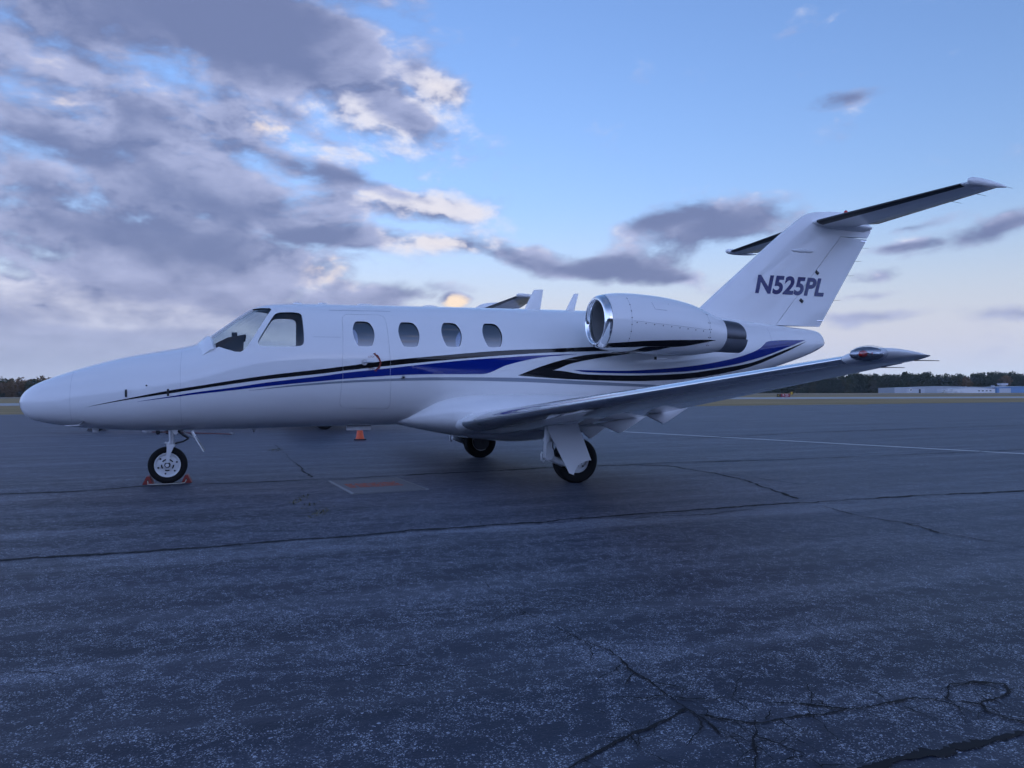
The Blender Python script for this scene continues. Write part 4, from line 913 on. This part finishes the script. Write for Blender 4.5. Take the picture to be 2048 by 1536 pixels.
# painted line on the apron
p0,p1=Vector((2.75,21.6)),Vector((10.6,10.25)); d=(p1-p0).normalized(); s_=Vector((-d.y,d.x))*.055; V=[];k=80; rr=np.random.default_rng(5)
for i in range(k+1):
    p=p0.lerp(p1,i/k); a,b=1+rr.normal()*.05,1+rr.normal()*.05; V+=[(p.x+s_.x*a,p.y+s_.y*a,.004),(p.x-s_.x*b,p.y-s_.y*b,.004)]
o=meshobj('painted_line',V,[(2*i,2*i+1,2*i+3,2*i+2) for i in range(k)],LINEP,apr,smooth=0)
CR={'joint_far': [(-9.,7.2),(-5.821, 8.74), (-5.128, 8.917), (-4.55, 9.398), (-3.431, 9.685), (-2.387, 10.058), (-1.136, 10.578), (0.251, 11.156), (1.775, 11.641), (2.265, 11.444), (2.688, 10.488), (2.918, 9.471), (2.887, 7.881)], 'joint_mid': [(-7.,3.9),(-3.642, 5.166), (-3.128, 5.318), (-2.6, 5.515), (-1.918, 5.80), (-1.278, 6.04), (-0.684, 6.29), (-0.009, 6.52), (0.776, 6.84), (1.757, 7.22), (2.845, 7.60), (3.986, 7.95), (5.873, 8.42),(9.,9.5)], 'diag': [(-5.193, 16.829), (-3.536, 12.509), (-2.701, 10.256)], 'd1': [(-0.306, 5.138), (-0.119, 4.355), (0.032, 3.952), (0.173, 3.695), (0.297, 3.469), (0.414, 3.332), (0.464, 3.092), (0.544, 2.884), (0.571, 2.79), (0.605, 2.702), (0.637, 2.619), (0.665, 2.505)], 'd2': [(0.605, 2.702), (0.466, 2.564), (0.366, 2.51), (0.291, 2.424), (0.197, 2.343), (0.131, 2.259)], 'd3': [(0.569, 2.827), (0.748, 2.809), (0.896, 2.761), (1.079, 2.727), (1.151, 2.692), (1.289, 2.723), (1.443, 2.782), (1.545, 2.771), (1.647, 2.734), (1.725, 2.767), (1.819, 2.834), (1.843, 2.906), (1.75, 2.933), (1.636, 2.901), (1.546, 2.78)], 'd4': [(0.636, 2.652), (0.696, 2.618), (0.79, 2.593), (0.898, 2.615), (1.066, 2.652), (1.151, 2.692)], 'd5': [(0.812, 2.608), (0.794, 2.521), (0.761, 2.45), (0.75, 2.366), (0.704, 2.258)], 'd6': [(0.78, 2.488), (0.834, 2.431), (0.872, 2.364), (0.908, 2.264)], 'd7': [(1.647, 2.734), (1.63, 2.662), (1.667, 2.6), (1.724, 2.561)], 'joint_near': [(0.5,2.07),(0.958, 2.246), (1.212, 2.342), (1.345, 2.389), (1.509, 2.454), (1.785, 2.552),(2.6,2.86)], 'l1': [(-2.119, 3.12), (-1.891, 3.11), (-1.747, 3.053)], 'l2': [(-0.572, 3.115), (-0.466, 3.146), (-0.328, 3.195)], 'r1': [(2.947, 7.394), (3.041, 6.713), (3.238, 6.447), (3.274, 6.052), (3.439, 5.678), (3.618, 5.397)], 'r2': [(2.688, 10.488), (3.035, 9.851), (3.448, 8.934)], 'r3': [(0.971, 6.68), (1.356, 6.876), (1.767, 6.912), (2.228, 7.242)], 'u1': [(1.787, 11.72), (3.771, 12.229), (6.141, 12.865), (9.397, 13.977)], 'u2': [(3.467, 17.491), (7.436, 19.894), (15.623, 23.221)]}
CW={'joint_far':(.03,.06,.045,.06,.06,.03),'joint_mid':(.03,.038,.05,.05,.06,.055),'diag':(.02,.03,.02),'d1':(.001,.0015,.002,.003,.006,.008,.006),'d2':(.010,.007,.009,.006),'d3':(.004,.007,.011,.009,.011,.009,.004),'d4':(.006,.008,.006),'d5':(.007,.010,.008),'d6':(.007,.006),'d7':(.008,.006),'joint_near':(.026,.03,.024),'l1':(.003,.008,.003),'l2':(.002,.007,.003),'r1':(.006,.014,.012,.006),'r2':(.008,.016,.008),'r3':(.006,.014,.006),'u1':(.03,.05,.03),'u2':(.04,.06,.04)}
for k,(nm,pts) in enumerate(CR.items()):
    ribbon('crack',pts,CW[nm],.0035+.0001*k,CRACK,apr,jag=.75,step=.007 if pts[0][1]<6 and pts[-1][1]<6 else .03,seed=k,minw=.55 if 'joint' in nm else .15)
rb=np.random.default_rng(21)
for nm in('d1','d2','d3','d4','d5','d6','d7','r1','r3','joint_mid','joint_far'):
    pts=CR[nm]
    for k in range(len(pts)-1):
        for _r in range(1 if pts[k][1]>4 else 2):
            if rb.random()>.7: continue
            p=Vector(pts[k]).lerp(Vector(pts[k+1]),rb.random()); d=(Vector(pts[k+1])-Vector(pts[k])).normalized(); a=rb.choice([-1,1])*(.5+.9*rb.random()); L=(.08+.24*rb.random())*(1.5 if p.y>4 else 1.)
            q=[p]
            for i in range(3): a+=rb.normal()*.35; q.append(q[-1]+Vector((d.x*math.cos(a)-d.y*math.sin(a),d.x*math.sin(a)+d.y*math.cos(a)))*L/3)
            ribbon('crack',[tuple(t) for t in q],(.005 if p.y<4 else .007,.004,.0015),.0062,CRACK,apr,jag=.9,step=.006 if p.y<4 else .02,seed=300+k)
# ================================================================ the jets
jet=build_jet((-5.8918,9.2032,0),R(19.6))
tag(jet,'white twin-engine business jet with blue and black stripes and N525PL on the fin','business jet','jets parked on the apron')
_n2=Vector((-13.05,24.2,0)); _b=_n2-Vector((math.cos(R(13.5)),math.sin(R(13.5)),0))*1.62
jet2=build_jet(tuple(_b),R(13.5),plug=2.0,door=False,full=False,tspan=1.3); jet2.scale=(1.025,1.025,1.025)
tag(jet2,'second white jet parked behind, only its dark-edged T-tail and wheels showing','business jet','jets parked on the apron')
# ================================================================ ground equipment
def chock_pair(c,ax,mat,labels,group,wx=.245,L=.20):
    for k,sg in enumerate((-1,1)):
        m=MB(); m.prism([(-.062,0.),(.062,0.),(.016,.098),(-.016,.098)],'y',-L/2,L/2)
        o=m.build('wheel_chock',mat,None,25); o.location=(c[0]+sg*wx*math.cos(ax),c[1]+sg*wx*math.sin(ax),.002); o.rotation_euler=(0,0,ax); tag(o,labels[k],'wheel chock',group)
        e=MB(); e.cyl((0,-L/2-.004,.045),(0,L/2+.004,.045),.013,seg=12); e.build('rope_hole',DARK,o)
nw=Vector((-5.8918,9.2032,0))+Vector((math.cos(R(19.6)),math.sin(R(19.6)),0))*1.62
chock_pair(nw,R(19.6),REDP,('red wheel chock in front of the near nose wheel','red wheel chock behind the near nose wheel'),'red chocks at the near nose wheel',wx=.222)
m=MB(); pts=[]; fwd=Vector((math.cos(R(19.6)),math.sin(R(19.6)),0)); sd_=Vector((math.sin(R(19.6)),-math.cos(R(19.6)),0))
for t,o_,z in((-.222,.115,.045),(-.215,.135,.025),(-.22,.14,.008),(-.12,.155,.007),(0,.17,.007),(.12,.15,.007),(.2,.14,.008),(.215,.135,.025),(.222,.115,.045)): pts.append(nw+fwd*t+sd_*o_+Vector((0,0,z)))
m.tube(pts,.006,6); o=m.build('chock_rope',ROPE); tag(o,'pale rope tying the two red chocks together','rope')
nw2=_n2.copy(); DCH=pmat('grey_chock',(.07,.07,.08),.7)
chock_pair(nw2,R(13.5),DCH,('dark chock in front of the rear jet nose wheel','dark chock behind the rear jet nose wheel'),'dark chocks at the rear jet nose wheel',wx=.222)
# traffic cone
cone=empty('traffic_cone',(-3.642,18.387,0),R(12)); tag(cone,'orange traffic cone on black base between the two jets','traffic cone')
m=MB(); m.box((0,0,.016),(.29,.29,.028),bev=.008); m.build('cone_base',DARK,cone)
m=MB(); m.lathe([(.028,.108),(.05,.098),(.44,.03),(.455,.026),(.458,.018),(.44,.016),(.06,.085)],(0,0,0),'z',32); m.build('cone_body',ORANGE,cone,40)
m=MB(); m.lathe([(.24,.0672),(.242,.0685),(.318,.0545),(.32,.053)],(0,0,0),'z',32); m.build('reflective_collar',pmat('collar',(.62,.62,.60),.4),cone,40)
# doormat below the cabin door
mc=[Vector((-2.307,9.771)),Vector((-1.801,8.462)),Vector((-1.009,8.844)),Vector((-1.48,10.111))]
ex=((mc[2]-mc[1])+(mc[3]-mc[0]))/2; ey=((mc[0]-mc[1])+(mc[3]-mc[2]))/2; cc=(mc[0]+mc[1]+mc[2]+mc[3])/4; ang=math.atan2(ex.y,ex.x)
mat_o=empty('entry_mat',(cc.x,cc.y,0),ang); tag(mat_o,'grey rubber entry mat with faded orange lettering lying below the cabin door','mat')
MATG=pmat('mat_pile',(.15,.15,.155),.92,bump=(120,.5,.004),vary=(20,.2)); MATB=pmat('mat_border',(.22,.225,.23),.7); MATO=pmat('mat_print',(.42,.085,.04),.9,vary=(25,.3))
mw,ml=ex.length,ey.length
m=MB(); m.box((0,0,.009),(mw-.05,ml-.05,.010),bev=.002); m.build('pile',MATG,mat_o)
for sx in(-1,1): m=MB(); m.prism([(sx*(mw/2),.001),(sx*(mw/2-.004),.010),(sx*(mw/2-.025),.0155),(sx*(mw/2-.03),.001)],'y',-ml/2,ml/2); m.build('side_border',MATB,mat_o,25)
for sy in(-1,1): m=MB(); m.prism([(sy*(ml/2),.001),(sy*(ml/2-.004),.010),(sy*(ml/2-.025),.0153),(sy*(ml/2-.03),.001)],'x',-mw/2+.026,mw/2-.026); m.build('end_border',MATG,mat_o,25)
r_=random.Random(4); m=MB(); x=-mw*.37
while x<mw*.36:
    w=.036+.012*r_.random(); h=.40; kind=r_.randrange(4); z=.0158
    def bar(cx,cy,a,b): m.box((cx,cy-.02,z),(a,b,.002))
    bar(x-w*.36,0,.010,h)
    if kind in(0,2): bar(x+w*.36,0,.010,h)
    if kind in(0,1,3): bar(x,h/2-.02,w*.8,.05)
    if kind in(1,2,3): bar(x,0,w*.8,.05)
    if kind in(1,): bar(x,-h/2+.02,w*.8,.05)
    x+=w*1.42
m.build('faded_lettering',MATO,mat_o,0)
# tow bar lying on the apron behind the nose wheel
tb=empty('tow_bar',(-8.9,21.3,0),math.atan2(20.58-21.99,-7.42+10.4)); tag(tb,'long dark red tow bar lying on the apron in front of the rear jet','tow bar')
m=MB(); m.tube([(-1.55,0,.06),(1.5,0,.05)],.018,10); m.build('shaft',pmat('tow_bar_red',(.09,.018,.018),.5),tb)
m=MB(); m.box((-1.62,0,.075),(.20,.34,.05),bev=.012); m.box((1.53,0,.075),(.12,.07,.05),bev=.012); m.build('tow_head',pmat('tow_head_grey',(.22,.22,.23),.6),tb)
for y in(-.16,.16): m=MB(); m.lathe([(-.02,.068),(.02,.068)],(-1.1,y,.07),'y',20); m.build('tow_wheel',RUBBER,tb,30)
m=MB(); m.cyl((-1.1,-.16,.07),(-1.1,.16,.07),.012,seg=8); m.build('axle',RUBBER,tb,30)
# moss and weeds in the joint in front of the mat
MOSS=pmat('moss',(.13,.11,.03),.95,vary=(30,.4)); m=MB(); r2=np.random.default_rng(9)
for (cx,cy),n_ in(((-2.24,8.02),36),((-2.02,7.6),18),((-1.81,7.15),40),((-4.75,15.33),40),((-4.6,15.0),20)):
    for _ in range(n_):
        p=Vector((cx+r2.normal()*.035-.0,cy+r2.normal()*.16,.004)); L=.012+.03*r2.random(); a=r2.random()*6.28; u=Vector((math.cos(a),math.sin(a),0)); w=Vector((-u.y,u.x,0))
        m.add([p-w*.006,p+w*.006,p+u*L+Vector((0,0,L*.7))],[(0,1,2)])
o=m.build('weeds',MOSS,None,0,fix=False); tag(o,'tufts of yellowing weeds growing in the apron joint','weeds',kind='stuff')
# the hangar behind the photographer, whose dark shape the polished paint mirrors
fh=empty('apron_hangar',(4.,-34.,0),R(180+14)); tag(fh,'dark grey apron hangar standing behind the photographer facing the jets','building')
HDK=pmat('dark_grey_cladding',(.06,.065,.07),.6,vary=(.3,.1)); HDD=pmat('dark_hangar_door',(.085,.09,.10),.5)
m=MB(); m.box((0,12,3.8),(70,24,7.6)); m.build('wall',HDK,fh,0)
m=MB(); m.prism([(-35.6,7.62),(0,9.4),(35.6,7.62),(35.6,7.9),(0,9.7),(-35.6,7.9)],'y',-.6,24.6); m.build('roof',HDK,fh,0)
m=MB(); m.prism([(-35,7.6),(35,7.6),(0,9.35)],'y',.02,.1); m.build('gable',HDK,fh,0)
for k in range(8): m=MB(); m.box((-21+k*6.,-.10-.12*(k%2),3.1),(5.95,.1,6.2)); m.build('hangar_door',HDD,fh,0)
# ================================================================ airfield signs
def put(px_az,Y): return (math.tan(R(px_az))*Y,Y)
SX,SY=42.8,121.4
sg=empty('runway_sign',(SX,SY,gz(SX,SY)-.03),R(-14)); tag(sg,'low red and black runway sign reading 7-25 on the grass','airfield sign')
SB=pmat('sign_black',(.01,.01,.01),.5); SR=pmat('sign_red',(.22,.012,.015),.5); SW=pmat('sign_white',(.6,.6,.58),.5); SYL=pmat('sign_yellow',(.55,.36,.03),.5)
m=MB(); m.box((-.66,0,.42),(.60,.16,.56),bev=.01); m.build('location_panel',SB,sg); m=MB(); m.box((.32,0,.42),(1.34,.16,.56),bev=.01); m.build('runway_panel',SR,sg)
for x in(-.8,0.,.85): m=MB(); m.cyl((x,0,-.05),(x,0,.16),.04,seg=10); m.build('leg',SW,sg)
def flattext(txt,cx,cz,h,mat,parent,y=-.084,name='lettering'):
    cu=bpy.data.curves.new('t','FONT'); cu.body=txt; cu.size=1; o=bpy.data.objects.new('t',cu); COL.objects.link(o); dg=bpy.context.evaluated_depsgraph_get(); me=bpy.data.meshes.new_from_object(o.evaluated_get(dg),depsgraph=dg); bpy.data.objects.remove(o)
    P=np.array([q.co[:] for q in me.vertices]); lo,hi=P.min(0),P.max(0); k=h/(hi[1]-lo[1]); Vv=[(cx+(a-(lo[0]+hi[0])/2)*k,y,cz+(b-(lo[1]+hi[1])/2)*k) for a,b,c in P]; Fs=[tuple(p.vertices) for p in me.polygons]; bpy.data.meshes.remove(me)
    return meshobj(name,Vv,Fs,mat,parent,smooth=0)
flattext('K',-.66,.42,.34,SYL,sg); flattext('7-25',.32,.42,.36,SW,sg)
X2,Y2=75.4,207.4
sg2=empty('yellow_sign',(X2,Y2,gz(X2,Y2)-.05),R(-19)); tag(sg2,'small yellow and black marker sign beyond the red runway sign','airfield sign')
m=MB(); m.box((0,0,.72),(.8,.12,.75),bev=.01); m.build('sign_panel',SYL,sg2); m=MB(); m.box((-.3,-.064,.72),(.16,.01,.7)); m.box((.3,-.064,.72),(.16,.01,.7)); m.build('sign_edge',SB,sg2); 
for x in(-.25,.25): m=MB(); m.cyl((x,0,-.1),(x,0,.36),.04,seg=8); m.build('leg',SB,sg2)
# ================================================================ far hangars
HG=pmat('grey_sheet_metal',(.34,.37,.42),.5,vary=(.05,.06)); HW=pmat('white_sheet_metal',(.62,.63,.66),.5); HB=pmat('blue_sheet_metal',(.10,.22,.42),.5); HN_=pmat('dark_navy',(.02,.035,.09),.5); HR=pmat('pale_roof',(.42,.45,.50),.5); HD=pmat('dark_opening',(.02,.024,.03),.7); HDR=pmat('hangar_door_metal',(.42,.45,.50),.5)
YH=900.
def az_x(px): return (px-1024)/1538.*YH
def hangar(name,px0,px1,h,depth,wall,roof,label,rise=1.6,doors=(),dark=(),wins=0,Yoff=0.):
    x0,x1=az_x(px0),az_x(px1); cx=(x0+x1)/2; Y=YH+Yoff; k=Y/YH; w=(x1-x0)*k; cx*=k
    e=empty(name,(cx,Y,gz(cx,Y)-.2),0); tag(e,label,'building','airport buildings across the field')
    m=MB(); m.box((0,depth/2,h/2),(w,depth,h)); m.build('wall',wall,e,0)
    m=MB(); m.prism([(-w/2-.5,h+.02),(0,h+rise),(w/2+.5,h+.02),(w/2+.5,h+.3),(0,h+rise+.3),(-w/2-.5,h+.3)],'y',-.5,depth+.5); m.build('roof',roof,e,0)
    m=MB(); m.prism([(-w/2,h),(w/2,h),(0,h+rise)],'y',.02,.1); m.build('gable',wall,e,0)
    for a,b in doors:
        for k_ in range(3): m=MB(); t=(b-a)/3; m.box((-w/2+w*(a+t*(k_+.5)),-.06-.05*(k_%2),h*.42),(w*t*.98,.1,h*.8)); m.build('hangar_door',HDR,e,0)
    for a,b in dark: m=MB(); m.box((-w/2+w*(a+b)/2,-.07,h*.40),(w*(b-a),.1,h*.76)); m.build('open_doorway',HD,e,0)
    for k_ in range(wins):
        m=MB(); m.box((-w/2+w*(.62+.09*k_),-.06,h*.55),(w*.045,.1,h*.25)); m.build('window',HD,e,0)
    return e
hA=hangar('hangar',1789,1990,6.2,40,HG,HR,'long grey metal hangar with a round emblem across the airfield',1.6,doors=((.12,.30),(.42,.66)),dark=((.22,.26),(.70,.80)))
m=MB(); m.lathe([(-.15,2.0),(.0,2.0)],(-40.,-.12,4.1),'y',28); m.build('round_emblem_board',SW,hA,30)
m=MB(); m.lathe([(-.16,.9),(.0,.9)],(-39.8,-.16,4.0),'y',20); m.prism([(-40.9,3.3),(-39.4,5.0),(-38.8,4.9)],'y',-.32,-.29); m.build('emblem',HN_,hA,30)
hB=hangar('terminal_building',1905,1990,4.4,20,HW,HR,'low white terminal building with a row of dark windows',1.8,doors=(),dark=(),wins=4,Yoff=-45)
m=MB(); m.lathe([(0,.9),(.5,1.1),(1.1,.8),(1.4,0)],(-6,5,6.1),'z',16); m.build('roof_dome',SW,hB,50)
hangar('navy_gap_block',1984,1998,5.6,25,HN_,HR,'dark navy block in the gap between the white terminal and the blue hangar',.5,Yoff=-20)  # navy block standing for the dark gap between the two buildings
hangar('hangar',1994,2085,6.6,40,HB,HR,'bright blue metal hangar at the right edge of the field',.9,doors=((.05,.30),(.60,.9)),Yoff=-25)
tw=empty('control_tower',(az_x(2038),YH+30,gz(az_x(2038),YH+30)),0); tag(tw,'pale control cab rising behind the blue hangar','tower','airport buildings across the field')
m=MB(); m.box((0,0,4.5),(5,5,9.0)); m.build('shaft',HG,tw,0); m=MB(); m.box((0,0,10.1),(8,8,2.0)); m.build('cab',HW,tw,0); m=MB(); m.box((0,0,11.4),(9,9,.5)); m.build('roof',HR,tw,0); m=MB(); m.box((-12,0,4.6),(3.,3.,9.2)); m.build('annex',HG,tw,0)
# light aircraft parked before the hangars
def light_plane(px,dy,label,rz,sc_=1.):
    Y=YH-70+dy; x=(px-1024)/1538.*Y
    e=empty('light_aircraft',(x,Y,gz(x,Y)-.06),rz); e.scale=(sc_,)*3; tag(e,label,'light aircraft','light aircraft parked by the hangars')
    m=MB(); rg=[]
    for xx,r,z in((-3.6,.1,1.3),(-3.3,.45,1.3),(-2.2,.62,1.4),(-.8,.68,1.55),(1.,.5,1.5),(3.,.25,1.55),(4.4,.1,1.7)): rg.append([(xx,r*math.cos(q),z+r*math.sin(q)) for q in np.linspace(0,6.283,12,endpoint=False)])
    m.loft(rg); m.build('fuselage',HW,e,50)
    m=MB(); m.box((-.9,0,2.2),(1.5,10.5,.16),bev=.05); m.build('wing',HW,e); m=MB(); m.prism([(2.6,1.6),(3.9,3.4),(4.7,3.4),(4.5,1.6)],'y',-.06,.06); m.build('fin',HW,e,30); m=MB(); m.box((4.,0,1.8),(.9,3.2,.08)); m.build('tailplane',HW,e)
    m=MB(); m.box((-1.5,0,1.95),(.9,1.1,.4),bev=.1); m.build('canopy',HD,e)
    for a,b in((-2.9,0),(-.6,-1.1),(-.6,1.1)): m=MB(); m.lathe([(-.09,.1),(-.09,.26),(.09,.26),(.09,.1)],(a,b,.26),'y',14); m.cyl((a,b,.26),(a*.95,b*.4,1.1),.05,seg=6); m.build('wheel',DARK,e,30)
light_plane(1890,-10,'white light aircraft with upright tail before the long grey hangar',R(25),1.35)
light_plane(1909,-16,'small white aircraft parked left of the white terminal',R(160))
light_plane(1924,-24,'small white aircraft parked in front of the white terminal',R(20))
# ================================================================ trees
def foliage(name,c0,c1):
    ma=bpy.data.materials.new(name); ma.use_nodes=True; nt=ma.node_tree; b=nt.nodes['Principled BSDF']; n,m,v,mix,ss,noise=NT(nt)
    P=n('ShaderNodeTexCoord').outputs['Object']
    col=mix(noise(P,.6,4,.6),c0+(1,),c1+(1,)); nt.nodes.remove(b); df=n('ShaderNodeBsdfDiffuse',{0:col}); tl=n('ShaderNodeBsdfTranslucent',{0:col}); mx=n('ShaderNodeMixShader',{0:.4,1:df.outputs[0],2:tl.outputs[0]})
    nt.links.new(mx.outputs[0],nt.nodes['Material Output'].inputs[0]); return ma
FD=foliage('dark_pine_foliage',(.040,.058,.036),(.085,.105,.060)); FA=foliage('autumn_foliage',(.16,.095,.045),(.26,.165,.085)); FG=foliage('olive_foliage',(.06,.070,.036),(.11,.105,.055)); BARK=pmat('bark',(.05,.042,.035),.9)
def crown_mesh(seed,h,w,n=420,low=0.,leaf=.55):
    r=np.random.default_rng(seed); V=[];F=[]
    lobes=[(r.normal()*w*.22,r.normal()*w*.22,h*(.38+.5*r.random()),w*(.26+.2*r.random())) for _ in range(9)]+[(r.normal()*w*.25,r.normal()*w*.2,h*low*(.5+r.random()),w*.34) for _ in range(4 if low else 0)]+[(0,0,h*.62,w*.42),(0,0,h*.84,w*.26)]
    for i in range(n):
        lx,ly,lz,lr=lobes[r.integers(len(lobes))]; d=r.normal(size=3); d/=np.linalg.norm(d); q=lr*(.55+.5*r.random()**.5); c=np.array([lx,ly,lz])+d*q*np.array([1,1,.95])
        if c[2]>h: c[2]=h-.3*r.random()
        if c[2]<(.0 if low else h*.12): continue
        s=leaf*(.6+.8*r.random()); u=r.normal(size=3);u/=np.linalg.norm(u); w_=np.cross(u,r.normal(size=3)); w_/=np.linalg.norm(w_); k=len(V)
        V+=[c-u*s*.9,c+w_*s*.55,c+u*s,c-w_*s*.6+u*.2*s]; F+=[(k,k+1,k+2,k+3)]
    return V,F
def trunk_mb(h,r0,seed):
    r=np.random.default_rng(seed); m=MB(); m.tube([(0,0,-.3),(r.normal()*.1,r.normal()*.1,h*.35),(r.normal()*.25,r.normal()*.25,h*.8)],[r0,r0*.75,r0*.25],8)
    for k in range(5):
        a=r.random()*6.28; z=h*(.3+.1*k); L=h*.16; m.tube([(0,0,z),(math.cos(a)*L*.6,math.sin(a)*L*.6,z+L*.35),(math.cos(a)*L,math.sin(a)*L,z+L*.7)],[r0*.4,r0*.25,r0*.1],6)
    return m
TREES=[]
for k,(h,w,mt,nm) in enumerate(((22,9.5,FD,'pine_tree'),(25,8.5,FD,'pine_tree'),(19,11,FG,'broadleaf_tree'),(17,10,FA,'autumn_tree'),(20,11,FA,'autumn_tree'))):
    Vc,Fc=crown_mesh(20+k,h,w,620,leaf=.95); TREES.append((Vc,Fc,h,w,mt,nm))
WOODS=[(lambda c:(c[0],c[1])+TREES[k][2:])(crown_mesh(50+k,TREES[k][2],TREES[k][3],560,low=.16,leaf=1.0)) for k in range(5)]
def tree_proto(k):
    Vc,Fc,h,w,mt,nm=TREES[k]; e=empty(nm); meshobj('crown',Vc,Fc,mt,e,smooth=0); trunk_mb(h,.34,k).build('trunk',BARK,e); return e
PROT=[tree_proto(k) for k in range(5)]
USED=[0]*5
def plant(k,x,y,s,rz,label,group):
    e=PROT[k] if not USED[k] else copy_tree(PROT[k]); USED[k]=1
    e.location=(x,y,gz(x,y)-.1); e.rotation_euler=(0,0,rz); e.scale=(s,s,s); tag(e,label,'tree',group); return e
# woods behind the field read as one dark mass: right-hand stand and the strip behind the jets
def wood(name,rows,label,seed):
    r=np.random.default_rng(seed); VV=[];FF=[];MI=[]
    for (x,y,s,k,rz) in rows:
        Vc,Fc,h,w,mt,nm=WOODS[k]; A=np.array(Vc)*s; c_,s_=math.cos(rz),math.sin(rz); B=np.stack([A[:,0]*c_-A[:,1]*s_+x,A[:,0]*s_+A[:,1]*c_+y,A[:,2]+gz(x,y)-.1],-1); off=len(VV); 
        VV+=B.tolist(); FF+=[tuple(i+off for i in f) for f in Fc]; MI+=[{FD:0,FG:1,FA:2}[mt]]*len(Fc)
    o=meshobj(name,VV,FF,[FD,FG,FA],None,smooth=0,matidx=MI); tag(o,label,'wood',kind='stuff')
r_=np.random.default_rng(12); rows=[]
for row,Y in enumerate((985,1000,1018,1040)):
    for px in np.arange(1180,2300,9.5):
        Yj=Y+r_.normal()*5; x=(px+r_.normal()*3-1024)/1538*Yj; k=int(r_.choice([0,1,0,1,0,1,2])) if row<3 else int(r_.choice([0,1,2])); rows.append((x,Yj,(.92+.22*r_.random())*(1.0 if k<2 else .98)*(.86 if row==0 else 1.02),k,r_.random()*6.28))
wood('woodland',rows,'dark pine wood along the horizon behind the hangars',1)
rows=[]
for row,Y in enumerate((690,708,730)):
    for px in np.arange(-420,1180,13):
        Yj=Y+r_.normal()*6; x=(px+r_.normal()*4-1024)/1538*Yj; k=int(r_.choice([0,2,2,3,4])) if row<1 else int(r_.choice([2,3,4,3,4])); rows.append((x,Yj,(.66+.1*row+.16*r_.random()),k,r_.random()*6.28))
wood('woodland_strip',rows,'mixed autumn wood along the horizon behind the jet noses',2)
for i,(px,k,s,lab) in enumerate(((1853,1,1.13,'tall dark pine standing above the wood left of the grey hangar emblem'),(1893,0,1.20,'broad dark pine rising above the wood over the grey hangar'),(1912,2,1.17,'pale olive tree in the skyline above the white terminal'),(1932,3,1.22,'bare brownish tree in the skyline above the terminal dome'),(1985,0,1.12,'dark round pine in the skyline above the navy block'),(2012,4,1.10,'pale brown tree in the skyline above the blue hangar'))):
    Y=975; x=(px-1024)/1538*Y; plant(k,x,Y,s,i*1.3,lab,'trees rising above the far wood')
for i,(px,k,s,lab) in enumerate(((8,3,.80,'orange autumn tree at the left edge of the far wood'),(38,4,.72,'brown autumn tree between the orange tree and the dark pine'),(69,0,.76,'dark green pine just above the white jet nose'),(104,3,.80,'reddish bare tree peeking over the top of the jet nose'))):
    Y=672; x=(px-1024)/1538*Y; plant(k,x,Y,s,i*2.1+.4,lab,'autumn trees beyond the jet nose')
for k in range(5):
    if not USED[k]:
        for ch in list(PROT[k].children): bpy.data.objects.remove(ch)
        bpy.data.objects.remove(PROT[k])

# ================================================================ evening air between here and the far wood
hm=bpy.data.materials.new('evening_haze'); hm.use_nodes=True; nt=hm.node_tree; nt.nodes.clear()
pv=nt.nodes.new('ShaderNodeVolumePrincipled'); pv.inputs['Color'].default_value=(.82,.88,.98,1); pv.inputs['Density'].default_value=.00007; pv.inputs['Anisotropy'].default_value=.2
ou=nt.nodes.new('ShaderNodeOutputMaterial'); nt.links.new(pv.outputs[0],ou.inputs['Volume'])
m=MB(); m.box((200,500,20),(3200,1700,100)); hz=m.build('haze',hm,None,0); tag(hz,kind='stuff',label='thin evening haze over the airfield')
